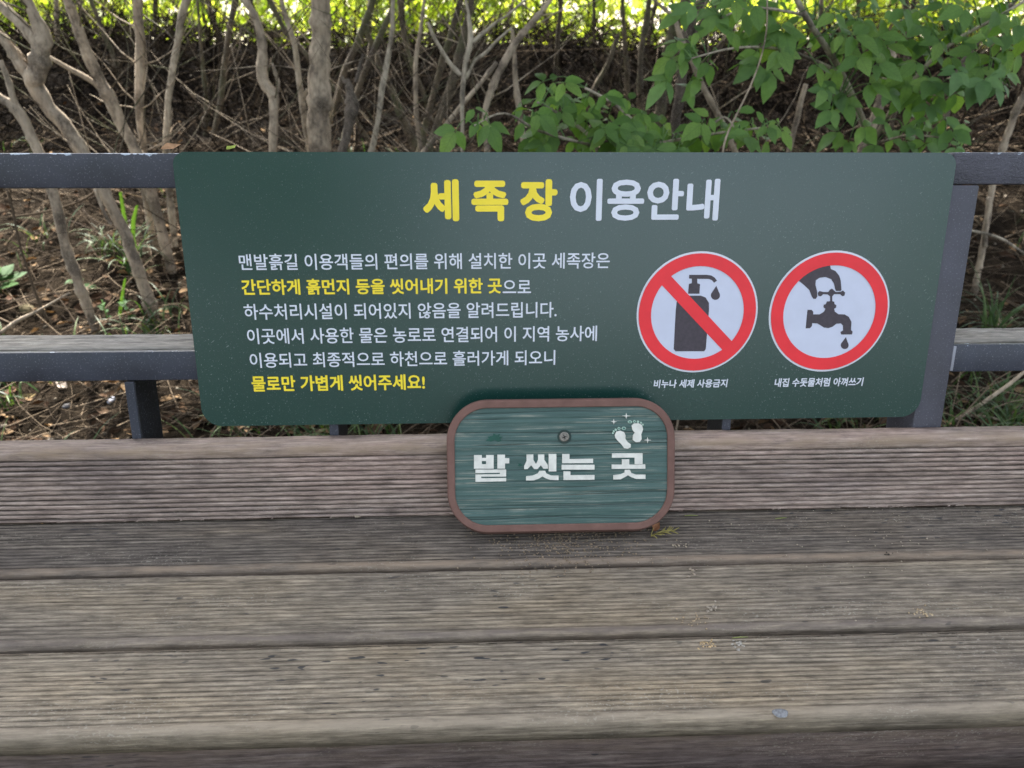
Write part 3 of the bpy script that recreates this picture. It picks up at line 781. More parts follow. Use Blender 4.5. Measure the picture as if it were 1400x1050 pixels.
M['leaf_can'] = foliage_mat('canopy_leaf', (.05, .10, .02), (.07, .14, .03), (.10, .17, .03), .25, .5, .2)
M['litter'] = foliage_mat('dry_fallen_leaf', (.034, .020, .013), (.075, .046, .029), (.28, .19, .11), .1, .9, .05, tcol=(1, .8, .5))
M['grass'] = foliage_mat('grass_blade', (.022, .048, .016), (.040, .085, .026), (.10, .14, .05), .25, .5, .25)
M['dead_twig'] = foliage_mat('dark_dead_twig', (.005, .004, .003), (.012, .009, .007), (.060, .046, .032), .0, .95, .02)  # colour darkened to carry the shade of the upper bank
M['straw'] = foliage_mat('dry_stalk', (.026, .019, .014), (.062, .046, .032), (.22, .17, .12), .0, .9, .08)
def rotmats(N_, yaw, pitch, roll):
    cy, sy, cp, sp, cr, sr = np.cos(yaw), np.sin(yaw), np.cos(pitch), np.sin(pitch), np.cos(roll), np.sin(roll)
    z = np.zeros(N_); o = np.ones(N_)
    Rz = np.stack([cy, -sy, z, sy, cy, z, z, z, o], -1).reshape(-1, 3, 3)
    Rx = np.stack([o, z, z, z, cp, -sp, z, sp, cp], -1).reshape(-1, 3, 3)
    Ry = np.stack([cr, z, sr, z, o, z, -sr, z, cr], -1).reshape(-1, 3, 3)
    return Rz@Rx@Ry
def scatter(name, P, size, yaw, pitch, roll, tmpl, mat, parent=None, smooth=True):
    P = np.asarray(P, float); n_ = len(P); R = rotmats(n_, yaw, pitch, roll)
    TV, TF = tmpl
    V = np.einsum('nij,kj->nki', R, TV)*np.asarray(size)[:, None, None]+P[:, None, :]
    Fa = (TF[None]+(np.arange(n_)*len(TV))[:, None, None]).reshape(-1, 3)
    return link(bpy.data.objects.new(name, np_mesh(name, V.reshape(-1, 3), Fa, mat, smooth)), parent)

# ---------------------------------------------------------------- saplings: trunks one by one
def bark_mat(name, a, b, moss=0.0):
    mt, n, p, _ = newmat(name)
    v1 = noise(n, coords(n, (60, 60, 26)), 1, 6, .65); v2 = noise(n, coords(n, (7, 7, 4)), 1, 4, .6); v3 = noise(n, coords(n, (260, 260, 200)), 1, 3, .6)
    c = mixc(n, ramp(n, v2, [(.35, 0.0), (.65, 1.0)]), a, b)
    c = mixc(n, .8, c, ramp(n, v1, [(.34, .40), (.5, 1.0), (.66, 1.35)]), 'MULTIPLY')
    dk = noise(n, coords(n, (9, 9, 6), loc=(5, 3, 1)), 1, 5, .7)
    c = mixc(n, mulf(n, ramp(n, dk, [(.49, 0.0), (.60, 1.0)]), .72), c, (.048, .038, .032))
    c = mixc(n, mulf(n, ramp(n, v3, [(.54, 0.0), (.62, 1.0)]), .5), c, (.38, .33, .26))
    if moss: c = mixc(n, mulf(n, ramp(n, v2, [(.5, 0.0), (.6, 1.0)]), moss), c, (.06, .09, .03))
    n.links.new(c, p.inputs['Base Color']); p.inputs['Roughness'].default_value = .85; p.inputs['Specular IOR Level'].default_value = .2
    b1 = bump(n, None, v1, 1.0, .008); bump(n, p, v3, .5, .0015, b1)
    return mt
M['bark'] = bark_mat('pale_brown_bark', (.29, .23, .17), (.50, .41, .31))
M['bark_d'] = bark_mat('dark_grey_bark', (.075, .062, .052), (.16, .13, .105))
M['bark_g'] = bark_mat('greyish_twig_bark', (.33, .28, .21), (.48, .42, .33))
M['bark_m'] = bark_mat('mossy_bark', (.085, .068, .048), (.15, .12, .085), .45)
def smooth_path(pts, sub=4):
    out = []; n_ = len(pts)
    for i in range(n_-1):
        p0, p1, p2, p3 = pts[max(i-1, 0)], pts[i], pts[i+1], pts[min(i+2, n_-1)]
        for k in range(sub):
            t = k/sub
            out.append(tuple(.5*((2*b)+(-a+c)*t+(2*a-5*b+4*c-d)*t*t+(-a+3*b-3*c+d)*t**3) for a, b, c, d in zip(p0, p1, p2, p3)))
    out.append(tuple(pts[-1])); return out
def px_path(pl, Yd, yv=0.0):
    """pixel polyline (x, y, width px) at world depth Yd -> world points and radii"""
    out = []
    for i, (x, y, wd) in enumerate(pl):
        P = at_y(x, y, Yd+yv*(i/(len(pl)-1) if len(pl) > 1 else 0)); dep = (P-CAMP).dot(F)
        out.append((P.x, P.y, P.z, wd*.5*dep/FPX))
    return out
def extend_down(q, steps=6):
    """q ordered top -> bottom; go on along the last direction until under the soil"""
    a, b = Vector(q[-2][:3]), Vector(q[-1][:3]); d = (b-a)
    if d.length < 1e-6: d = Vector((0, 0, -1))
    d.normalize()
    if d.z > -.5: d.z = -.5; d.normalize()
    P = b.copy(); r = q[-1][3]; k = 0
    while P.z > tz(P.x, P.y)-.04 and k < 80:
        d = (d+Vector((0, 0, -.04))).normalized(); P = P+d*.05; r *= 1.004; q.append((P.x, P.y, P.z, r)); k += 1
    return q
def extend_up(q, h, r_end=.006):
    a, b = Vector(q[1][:3]), Vector(q[0][:3]); d = (b-a).normalized()
    if d.z < .3: d.z = .3; d.normalize()
    P = b.copy(); r = q[0][3]; out = []; n_ = max(2, int((h-P.z)/.18))
    for k in range(n_):
        d = (d+Vector((random.uniform(-.09, .09), random.uniform(-.07, .07), .07))).normalized()
        P = P+d*.18/max(d.z, .5); rr = r+(r_end-r)*(k+1)/n_; out.append((P.x, P.y, P.z, max(rr, .003)))
    return out[::-1]+q
def limb(mbx, q, n=9, rough=.05, sub=4):
    s = smooth_path(q, sub); sd = random.uniform(0, 99)
    kn = [1+.09*float(vnoise(sd+i*.55, 0, 1))+.05*float(vnoise(sd+i*1.7, 3, 2))+(.22 if random.random() < .05 else 0) for i in range(len(s))]
    off = [Vector((float(vnoise(sd+i*.4, 7, 3)), float(vnoise(sd+i*.4, 9, 4)), 0))*p[3]*.13 for i, p in enumerate(s)]
    mbx.tube([tuple(Vector(p[:3])+o_) for p, o_ in zip(s, off)], [max(p[3]*k_, .0010) for p, k_ in zip(s, kn)], n, rough)
def side_twigs(root, q, k, zlo=.35, zhi=1.3, lng=(.15, .55), r0=.0028, mat='bark_m'):
    """fine crossing side twigs of one stem, q in the stem's own coordinates"""
    mb = MB(); base = root.location.z; ok = [p for p in q if zlo < p[2]+base < zhi] or q
    for _ in range(k):
        p = random.choice(ok); P = Vector(p[:3]); d = Vector((random.choice((-1, 1))*random.uniform(.3, 1), random.uniform(-.5, .5), random.uniform(.1, 1.1))).normalized()
        L = random.uniform(*lng); pts = []; rr = []
        for t in range(7):
            pts.append(tuple(P)); rr.append(r0*(1-.13*t)*random.uniform(.9, 1.1)); P = P+d*(L/6); d = (d+Vector((random.uniform(-.22, .22), random.uniform(-.2, .2), random.uniform(-.12, .2)))).normalized()
        mb.tube(pts, rr, 4)
        if random.random() < .6:
            P = Vector(pts[3]); d2 = (d+Vector((random.uniform(-.9, .9), 0, .4))).normalized(); mb.tube([tuple(P), tuple(P+d2*L*.25), tuple(P+d2*L*.5+Vector((0, 0, .02)))], [r0*.6, r0*.5, r0*.3], 4)
    tag(mb.build('twigs', M[mat], root), kind='stuff')
crown_centres = []
def sapling(label, stems, Yd, mat='bark', up=2.6, crown=False, group=None, name='sapling', n=10, cat='tree'):
    """stems: pixel polylines from top to bottom; the first is the trunk, the others are branches joined to it"""
    q = px_path(stems[0], Yd); 
    if stems[0][0][1] <= 12 and up: q = extend_up(q, up)
    q = extend_down(q)
    base = Vector(q[-1][:3]); root = empty(name, (base.x, base.y, tz(base.x, base.y)))
    tag(root, label, cat, group or 'slim stems growing on the bank behind the bench')
    def loc(qq): return [(p[0]-root.location.x, p[1]-root.location.y, p[2]-root.location.z, p[3]) for p in qq]
    mb = MB(); limb(mb, loc(q), n); mb.build('trunk', M[mat], root)
    for s in stems[1:]:
        qb = px_path(s, Yd)
        if s[0][1] <= 12 and up: qb = extend_up(qb, up*.9)
        mb = MB(); limb(mb, loc(qb), max(6, n-2)); mb.build('branch', M[mat], root)
    if up or crown: side_twigs(root, loc(q), 13, mat='bark' if random.random() < .35 else 'bark_m')
    if crown: crown_centres.append((root, q[0]))
    return root
W = 1
S = sapling
S('thick forked trunk with dark sooty patch, furthest left near rail', [[(38, 0, 12), (47, 20, 16), (57, 48, 22), (55, 75, 25), (50, 98, 26), (48, 115, 24), (62, 140, 21), (86, 170, 19), (112, 207, 17), (140, 258, 17), (170, 318, 15), (180, 345, 16)],
   [(-12, -2, 15), (8, 14, 15), (28, 32, 16), (42, 48, 17), (54, 62, 18)], [(-20, 40, 13), (2, 52, 14), (20, 74, 16), (34, 94, 18), (48, 116, 19)]], 2.35, 'bark', 3.2, True)
S('leaning trunk with dark knot, bent right into the forked one beside it', [[(92, 0, 13), (98, 12, 14), (110, 50, 14), (124, 82, 15), (137, 110, 17), (147, 128, 19), (158, 150, 17), (172, 182, 15), (187, 207, 15), (203, 250, 16), (217, 300, 14), (226, 335, 13)],
   [(64, 76, 5), (92, 92, 7), (118, 106, 8), (140, 122, 9)]], 2.65, 'bark', 3.2, True)
S('straight slim pale stem between leaning trunk and panel corner', [[(189, 0, 13), (190, 40, 12), (191, 90, 12), (191, 150, 11), (196, 207, 10), (199, 260, 10), (206, 310, 10), (213, 345, 11)]], 2.75, 'bark', 3.0, True)
S('smooth pale stem curving gently beside panel left corner', [[(256, 0, 10), (247, 30, 10), (243, 60, 9), (236, 95, 9), (230, 140, 9), (228, 180, 9), (228, 207, 9), (232, 260, 9)]], 2.8, 'bark_g', 3.0, True)
S('low crooked stem leaning in at left frame edge', [[(-22, 118, 11), (0, 134, 12), (16, 144, 13), (30, 160, 14), (42, 185, 13), (52, 207, 14), (65, 240, 14), (80, 290, 14), (92, 345, 13), (106, 382, 13)],
   [(0, 82, 7), (8, 100, 8), (14, 120, 9), (22, 146, 10)]], 2.25, 'bark', 0)
S('thin brown stem right of the smooth pale one', [[(322, 0, 8), (314, 40, 8), (308, 80, 8), (304, 115, 9), (300, 150, 8), (292, 185, 7)]], 3.6, 'bark_m', 2.8, True)
S('thin wiry stem standing behind the brown one', [[(270, 0, 4), (274, 50, 4), (277, 90, 5), (282, 135, 6), (281, 170, 6)]], 3.8, 'bark_m', 2.6)
S('thin stem slanting behind the leaning trunk', [[(124, 0, 6), (135, 28, 6), (146, 55, 7), (155, 76, 7), (163, 95, 7)]], 4.3, 'bark_m', 2.6)
S('knobbly zigzag stem with broken side stub', [[(326, -10, 9), (340, 8, 9), (352, 30, 10), (359, 60, 12), (357, 95, 14), (361, 112, 15), (371, 126, 15), (375, 140, 13), (374, 170, 12), (373, 207, 12)],
   [(372, 86, 3), (376, 98, 5), (380, 112, 5), (379, 125, 6)]], 2.7, 'bark', 3.0, True)
S('stoutest upright trunk, straight and pale behind the panel', [[(440, 0, 26), (439, 40, 26), (437, 75, 27), (436, 100, 30), (437, 140, 31), (437, 180, 31), (438, 207, 31)]], 2.75, 'bark', 3.6, True, n=16)
S('slender stem hugging the left side of the stoutest trunk', [[(384, 0, 6), (392, 28, 7), (402, 58, 7), (408, 100, 8), (413, 140, 8), (418, 175, 8), (423, 207, 8)], [(420, 122, 4), (415, 135, 5)]], 2.9, 'bark_g', 3.0)
S('slim stem behind zigzag stem, tilted right', [[(366, -5, 7), (378, 20, 7), (392, 45, 7), (408, 62, 7), (422, 78, 6)]], 3.6, 'bark_m', 0)
S('straight stem with swollen node, right of the dead snag', [[(537, 0, 6), (536, 40, 6), (531, 75, 7), (527, 100, 8), (523, 118, 8), (519, 145, 7), (515, 175, 7), (508, 207, 8)]], 2.65, 'bark_g', 3.0, True)
S('stem leaning left toward the stoutest trunk', [[(510, 0, 9), (502, 25, 9), (490, 55, 9), (479, 80, 9), (470, 100, 9), (461, 135, 8), (452, 160, 8)]], 3.3, 'bark_m', 3.0, True)
S('short dead snag with flaking black bark', [[(474, 108, 6), (477, 118, 10), (480, 135, 16), (481, 150, 18), (478, 165, 14), (474, 185, 12), (468, 207, 12)], [(497, 74, 4), (492, 92, 5), (486, 112, 6)], [(467, 104, 4), (472, 114, 6)]], 2.6, 'bark_d', 0, name='dead_stump')
S('crossing stem that rises right from behind the snag', [[(537, 10, 7), (524, 40, 8), (512, 66, 8), (503, 88, 8), (494, 110, 8), (486, 135, 8)]], 3.2, 'bark_m', 0)
S('stem leaning right from low center, behind node stem', [[(496, 25, 6), (506, 55, 7), (517, 82, 8), (527, 105, 9), (538, 130, 10), (548, 155, 11), (557, 175, 12)]], 3.4, 'bark_m', 0)
S('upright stem kinked at its middle, left of the wire thin pair', [[(546, 0, 6), (549, 30, 6), (554, 55, 7), (561, 80, 6), (570, 105, 6), (580, 130, 6), (587, 155, 6)]], 3.7, 'bark_m', 2.8, True)
S('thin straight upright stem near panel top center', [[(580, 0, 4), (575, 40, 5), (569, 80, 6), (568, 120, 6), (570, 165, 6), (576, 207, 6)]], 3.0, 'bark', 2.8)
S('stem slanting left at center, forming an inverted V', [[(630, 0, 8), (620, 35, 8), (611, 65, 9), (602, 95, 9), (594, 125, 9), (585, 160, 9), (580, 180, 9)]], 3.2, 'bark_m', 3.0, True)
S('thicker slanting stem right of the inverted V', [[(644, 0, 9), (640, 25, 10), (632, 60, 11), (622, 100, 12), (610, 140, 12), (598, 170, 11), (588, 200, 11)]], 3.05, 'bark_m', 3.0, True)
S('slender silvery sapling forking into a Y at center', [[(636, -5, 4), (641, 25, 6), (643, 55, 8), (638, 80, 7), (634, 105, 7), (632, 140, 6), (632, 175, 5), (632, 207, 5)],
   [(585, 30, 3), (594, 52, 5), (606, 72, 5), (618, 90, 6), (630, 103, 6)], [(704, 12, 3), (682, 28, 4), (662, 44, 5), (646, 58, 6)], [(700, 38, 3), (680, 55, 4), (664, 72, 5), (648, 84, 5), (637, 108, 5)]], 2.3, 'bark_g', 2.2)
S('curving stem that bends down left, right of silvery sapling', [[(752, 0, 7), (735, 22, 8), (718, 42, 9), (702, 62, 10), (688, 88, 10), (676, 112, 10), (668, 135, 9), (663, 160, 8), (666, 207, 8)]], 2.5, 'bark', 2.8, True)
S('cut off branch with a blunt sunlit end, rising right', [[(679, 85, 6), (665, 103, 6), (650, 122, 6), (633, 142, 6), (612, 168, 7), (582, 205, 7)]], 2.5, 'bark', 0)
S('mid brown stem left of the trefoil leaves', [[(700, 40, 5), (703, 75, 6), (705, 110, 8), (710, 150, 8), (716, 195, 8)]], 2.7, 'bark', 0)
S('slim far stem left of the bright gap', [[(767, 0, 6), (764, 35, 6), (761, 70, 6), (759, 100, 6)]], 4.4, 'bark_m', 2.6)
S('slim far stem standing in the bright gap', [[(851, 0, 5), (853, 35, 5), (855, 70, 6), (857, 100, 8), (857, 125, 8)]], 4.2, 'bark_m', 2.6, True)
S('broader stem right of the bright gap', [[(888, 0, 8), (884, 30, 9), (878, 60, 8), (875, 95, 8), (875, 125, 8)]], 4.0, 'bark_m', 3.0, True)
S('mossy short stem leaning left on the crest', [[(846, 45, 4), (838, 68, 6), (829, 92, 7), (815, 116, 7)]], 3.9, 'bark_m', 0)
S('angled pale branch zigzagging among the leaves', [[(892, -3, 4), (908, 12, 5), (922, 26, 6), (929, 46, 7), (938, 66, 7), (950, 92, 8), (963, 122, 8), (979, 152, 8)]], 2.7, 'bark', 2.6)
S('dark mossy trunk behind the center leaves', [[(938, 0, 14), (926, 22, 15), (921, 45, 16), (914, 80, 14), (907, 115, 14), (903, 150, 15), (893, 180, 16)]], 3.2, 'bark_m', 3.4, True)
S('dark double trunk leaning right, beside the mossy one', [[(962, 0, 14), (950, 22, 16), (940, 45, 17), (936, 75, 15), (932, 110, 14), (926, 150, 14), (922, 175, 14)], [(987, -2, 12), (973, 18, 13), (960, 36, 13), (944, 56, 13)]], 3.05, 'bark_d', 3.4, True)
S('trunk hidden among leaves with pale peeled patch', [[(1222, 60, 11), (1214, 100, 12), (1204, 140, 13), (1190, 175, 13), (1178, 207, 13)]], 2.8, 'bark', 0)
S('stem behind the leafy boughs, near right', [[(1238, 0, 8), (1242, 25, 9), (1241, 60, 8), (1236, 95, 8), (1228, 130, 7)]], 3.6, 'bark_m', 2.8, True)
S('dark branching stem at upper right corner', [[(1392, -4, 8), (1372, 18, 8), (1352, 40, 8), (1334, 60, 8), (1318, 84, 7), (1305, 115, 7), (1296, 150, 7)]], 3.2, 'bark_d', 2.8, True)
S('bare tan stem leaning left at right frame edge', [[(1412, 105, 8), (1398, 135, 9), (1386, 160, 9), (1376, 188, 9), (1370, 207, 9), (1358, 250, 8), (1350, 300, 8)]], 2.4, 'bark', 0)
S('thin stem between hanging leaves and right rail', [[(1102, 115, 7), (1096, 135, 7), (1090, 160, 7), (1083, 190, 7)]], 3.0, 'bark', 0)
ORD = 'first second third fourth fifth sixth seventh eighth ninth tenth eleventh twelfth thirteenth fourteenth fifteenth sixteenth seventeenth eighteenth nineteenth twentieth twenty-first twenty-second twenty-third twenty-fourth twenty-fifth twenty-sixth'.split()
# further slim stems on the crest, countable but alike
for i in range(26):
    x = (-.70+1.54*i/25+random.uniform(-.022, .022)); x0_ = x; yd = random.uniform(4.6, 5.6)
    x = x0_*yd; z0 = tz(x, yd); root = empty('sapling', (x, yd, z0))
    tag(root, 'thin distant crest stem, %s from the left along the bank top' % ORD[i], 'tree', 'thin distant stems on the crest')
    q = []; P = Vector((0, 0, -.05)); d = Vector((random.uniform(-.25, .25), random.uniform(-.1, .1), 1)).normalized(); r = random.uniform(.008, .019)
    hh = random.uniform(1.6, 2.8); k = 0
    while P.z < hh:
        q.append((P.x, P.y, P.z, r*(1-.6*k/22))); P = P+d*.14; d = (d+Vector((random.uniform(-.1, .1), random.uniform(-.08, .08), .05))).normalized(); k += 1
    mb = MB(); limb(mb, q, 7, .05, 2); mb.build('trunk', M['bark_m'] if i % 3 else M['bark'], root)
    for b in range(2):
        j = random.randint(3, max(4, len(q)-6)); s0 = q[j]; dd = Vector((random.choice((-1, 1))*random.uniform(.4, .9), random.uniform(-.3, .3), 1)).normalized()
        qb = [(s0[0]+dd.x*t*.7, s0[1]+dd.y*t*.7, s0[2]+dd.z*t*.7+.05*t*t, s0[3]*(.6-.4*t)) for t in (0, .25, .5, .75, 1.0)]
        mb = MB(); limb(mb, qb, 6, .05, 2); mb.build('branch', M['bark_m'], root)
    side_twigs(root, q, 15, .5, 1.6, (.3, .8), .0034)

# crowns: leaf masses high over the bank (they shade the bench and the near bank)
for root, tp in crown_centres:
    nL = 5200; c = np.array(tp[:3])+np.array([0, -.15, .25])
    dirv = rng.normal(size=(nL, 3)); dirv /= np.linalg.norm(dirv, axis=1, keepdims=True)
    rr = rng.uniform(0, 1, nL)**.45
    P = c+dirv*rr[:, None]*np.array([1.25, 1.25, .95])
    P[:, 2] = np.maximum(P[:, 2], 1.6+rng.uniform(0, .25, nL))
    P -= np.array(root.location)
    o = scatter('crown', P, rng.uniform(.08, .13, nL), rng.uniform(0, 6.3, nL), rng.normal(-.3, .5, nL), rng.normal(0, .5, nL), SMALL, M['leaf_can'], root)
    tag(o, kind='stuff')
    mb = MB()
    for k in range(7):
        e = Vector(c)+Vector(dirv[k])*.75; s_ = Vector(tp[:3]); mid = (e+s_)/2+Vector((0, 0, .1))
        mb.tube([tuple(s_-root.location), tuple(mid-root.location), tuple(e-root.location)], [tp[3], tp[3]*.6+.002, .002], 6)
    mb.build('branch', M['bark_m'], root)
print('crowns', len(crown_centres))

# big unseen trees added on the open side so the glossy panel mirrors something dark
for (x, y, hh, rw_, lab) in ((-3.2, -7.5, 6.5, 2.4, 'added broad tree out of view, nearest to the bench axis'), (-7.5, -6.5, 7.5, 2.8, 'added tall spreading tree out of view, left of the bench'), (-11, -2.5, 7, 2.6, 'added leafy tree out of view, far left of the bench'),
                        (8.5, -6.5, 6.5, 2.3, 'added round tree out of view, right of the bench'), (11.5, -1.5, 7.5, 2.6, 'added leafy tree out of view, far right of the bench')):
    root = empty('tree', (x, y, 0)); tag(root, lab, 'tree')
    mb = MB(); mb.tube([(0, 0, -.1), (.05, .02, 1.2), (-.03, .05, 2.6), (.02, 0, hh*.75)], [.17, .14, .11, .04], 12, .04); mb.build('trunk', M['bark_m'], root)
    nL = 5200; dv = rng.normal(size=(nL, 3)); dv /= np.linalg.norm(dv, axis=1, keepdims=True)
    lob = rng.normal(size=(9, 3))*np.array([.5, .5, .3])*rw_
    P = np.array([0, 0, hh*.56])+lob[rng.integers(0, 9, nL)]+dv*(rng.uniform(0, 1, nL)**.4)[:, None]*np.array([.55, .55, .5])*rw_
    o = scatter('crown', P, rng.uniform(.14, .26, nL), rng.uniform(0, 6.3, nL), rng.normal(-.3, .6, nL), rng.normal(0, .6, nL), SMALL, M['leaf_can'], root); tag(o, kind='stuff')
    for l in lob[:5]:
        mb = MB(); mb.tube([(0, 0, hh*.35), tuple(l*.5+np.array([0, 0, hh*.48])), tuple(l+np.array([0, 0, hh*.56]))], [.08, .05, .02], 7); mb.build('limb', M['bark_m'], root)

# ---------------------------------------------------------------- leafy near shrubs
LM = []
for i, (tv, tf) in enumerate(LEAFS): LM.append(np_mesh('leaf', tv, tf, M['leaf']))
def mat_from(P, ydir, up, size):
    y = ydir.normalized(); z = (up-y*up.dot(y)).normalized(); x = y.cross(z)
    m_ = Matrix(((x.x, y.x, z.x, P.x), (x.y, y.y, z.y, P.y), (x.z, y.z, z.z, P.z), (0, 0, 0, 1)))
    return m_ @ Matrix.Scale(size, 4)
def near_shrub(label, basepx, Yb, branches, clusters, limit, name='leafy_shrub', lsize=(.042, .062), group=None):
    """branches: pixel polylines (x, y, depth, width) from the base outwards; clusters: (x, y, spread_x, spread_y, count, depth0, depth1)"""
    b0 = at_y(basepx[0], basepx[1], Yb); bx, by_ = b0.x, b0.y; root = empty(name, (bx, by_, tz(bx, by_)))
    tag(root, label, 'shrub', group)
    inv = Vector(root.location); nodes = []
    for br in branches:
        q = []
        for (x, y, dp, wd) in br:
            P = at_y(x, y, dp)-inv; q.append((P.x, P.y, P.z, wd*.5*dp/FPX))
        mb = MB(); s = smooth_path(q, 5)
        mb.tube([p[:3] for p in s], [p[3] for p in s], 7, .04); mb.build('branch', M['bark_g'], root)
        nodes += [Vector(p[:3]) for p in s]
    stalks = MB(); massV = []; cnt = 0; extra = []
    cents = []
    for (cx, cy, sx, sy, k, d0, d1) in clusters:
        for _ in range(k):
            for tr in range(30):
                x = cx+random.uniform(-1, 1)*sx; y = cy+random.uniform(-1, 1)*sy
                if ((x-cx)/sx)**2+((y-cy)/sy)**2 <= 1 and all((x-a)**2+(y-b)**2 > 15**2 for a, b in cents[-60:]): break
            cents.append((x, y))
            P = at_y(x, y, random.uniform(d0, d1))-inv
            near = min(nodes, key=lambda q_: (q_-P).length)
            mid = near.lerp(P, .5)+Vector((0, 0, .02))
            pp = smooth_path([tuple(near)+(0,), tuple(mid)+(0,), tuple(P)+(0,)], 4); stalks.tube([a[:3] for a in pp], [.0016]*4+[.001]*(len(pp)-4), 5)
            out = (P-mid); out.z *= .3
            out = (out.normalized()+Vector((random.uniform(-.7, .7), random.uniform(-.9, .3), random.uniform(-.5, .1)))).normalized()
            up = Vector((random.uniform(-.4, .4), -.95+random.uniform(-.4, .4), 1)).normalized()
            side = out.cross(up).normalized()
            nl = random.choice((3, 3, 5)); sz = random.uniform(*lsize)
            spec = [(P, out, 1.15)]
            spec += [(P-out*.004, (side*.95+out*.35).normalized(), .92), (P-out*.004, (-side*.95+out*.35).normalized(), .92)]
            if nl == 5: spec += [(P-out*.03, (side+out*.1).normalized(), .7), (P-out*.03, (-side+out*.1).normalized(), .7)]
            for (Q, dr_, k2) in spec:
                dr2 = (dr_+Vector((0, 0, -random.uniform(.05, .45)))+Vector((random.uniform(-.12, .12), random.uniform(-.12, .12), 0))).normalized()
                mm = mat_from(Q+dr2*.002, dr2, (up+Vector((random.uniform(-.3, .3), random.uniform(-.3, .3), 0))).normalized(), sz*k2*random.uniform(.85, 1.15))
                if cnt < limit:
                    o = bpy.data.objects.new('leaf', random.choice(LM)); C.objects.link(o); o.parent = root; o.matrix_local = mm; cnt += 1
                else: extra.append(mm)
    tag(stalks.build('leaf_stalks', M['leaf_m'], root), kind='stuff')
    if extra:
        V = []; Fc = []
        for mm in extra:
            tv, tf = random.choice(LEAFS); b = len(V); A = np.array(mm)
            V += list((tv@A[:3, :3].T)+A[:3, 3]); Fc += list(tf+b)
        o = link(bpy.data.objects.new('foliage', np_mesh('foliage', V, Fc, M['leaf_m'])), root); tag(o, kind='stuff')
    print(label[:30], cnt, len(extra))
    return root
near_shrub('low green shrub with trefoil leaves peeping over the panel top center', (850, 420), 1.95,
   [[(850, 460, 1.95, 10), (840, 300, 1.92, 9), (815, 200, 1.9, 6), (770, 160, 1.9, 4), (735, 140, 1.85, 3)],
    [(840, 300, 1.92, 8), (880, 200, 1.9, 5), (850, 150, 1.95, 4), (800, 120, 2.0, 3)],
    [(815, 200, 1.9, 4), (740, 180, 1.8, 4), (690, 155, 1.75, 3), (648, 172, 1.7, 2)],
    [(880, 200, 1.9, 5), (960, 185, 1.85, 4), (1040, 175, 1.8, 3)],
    [(960, 185, 1.85, 4), (990, 160, 1.85, 3), (1010, 185, 1.8, 2)]],
   [(760, 135, 55, 28, 9, 1.8, 2.1), (830, 150, 55, 30, 9, 1.8, 2.1), (790, 185, 80, 22, 13, 1.75, 2.05), (870, 185, 60, 22, 9, 1.75, 2.0), (648, 175, 28, 14, 3, 1.65, 1.75),
    (735, 170, 28, 25, 4, 1.75, 1.95), (960, 180, 50, 18, 7, 1.75, 1.95), (1030, 178, 45, 18, 6, 1.7, 1.9), (905, 195, 50, 12, 5, 1.75, 1.95)], 290)
near_shrub('tall leafy shrub arching over the right end of the panel', (1180, 420), 2.1,
   [[(1180, 460, 2.1, 14), (1200, 300, 2.1, 12), (1190, 200, 2.1, 10), (1150, 100, 2.05, 8), (1100, 20, 2.0, 7), (1060, -60, 1.95, 5)],
    [(1190, 200, 2.1, 8), (1240, 120, 2.0, 6), (1300, 60, 1.95, 5), (1370, 20, 1.9, 4), (1450, -30, 1.9, 3)],
    [(1150, 100, 2.05, 6), (1080, 70, 1.95, 4), (1010, 65, 1.85, 3), (945, 80, 1.8, 2)],
    [(1240, 120, 2.0, 5), (1290, 130, 1.9, 3), (1350, 110, 1.85, 3), (1385, 120, 1.8, 2)],
    [(1150, 100, 2.05, 4), (1150, 140, 1.95, 3), (1140, 150, 1.9, 2)],
    [(1190, 200, 2.1, 4), (1240, 185, 1.95, 3), (1300, 190, 1.9, 2)],
    [(1100, 20, 2.0, 4), (1030, 10, 1.9, 3), (985, 25, 1.85, 2)]],
   [(1130, 55, 75, 42, 18, 1.8, 2.15), (1220, 50, 70, 45, 17, 1.8, 2.15), (1310, 50, 75, 48, 17, 1.75, 2.1), (1370, 40, 40, 40, 6, 1.75, 2.0), (1030, 30, 50, 36, 10, 1.8, 2.0), (945, 80, 45, 30, 6, 1.75, 1.95),
    (1250, 115, 70, 28, 10, 1.8, 2.05), (1340, 100, 45, 28, 7, 1.75, 1.95), (1150, 135, 32, 18, 4, 1.8, 1.95), (1060, 85, 45, 20, 5, 1.9, 2.05), (1250, 165, 45, 26, 6, 1.85, 2.05), (1290, 188, 60, 16, 6, 1.8, 2.0),
    (980, 5, 60, 18, 5, 1.85, 2.0), (1180, 180, 50, 22, 5, 1.95, 2.1), (1180, -40, 200, 40, 26, 1.9, 2.4), (930, 112, 30, 14, 3, 1.8, 1.95)], 298)
# one thin bare shoot crossing before the leaves
sh = MB(); q = px_path([(1049, 0, 2), (1048, 40, 2), (1040, 80, 2.2), (1025, 120, 2.4), (1008, 155, 2.6), (992, 190, 2.8), (985, 230, 3)], 1.7)
q = extend_down(q); base = Vector(q[-1][:3]); s = smooth_path([(a-base.x, b-base.y, c-base.z, r) for a, b, c, r in q], 3)
sh.tube([p[:3] for p in s], [p[3] for p in s], 6)
o = sh.build('dry_shoot', M['bark'], None, loc=base); tag(o, 'hair thin bare shoot crossing in front of the center leaves', 'twig')

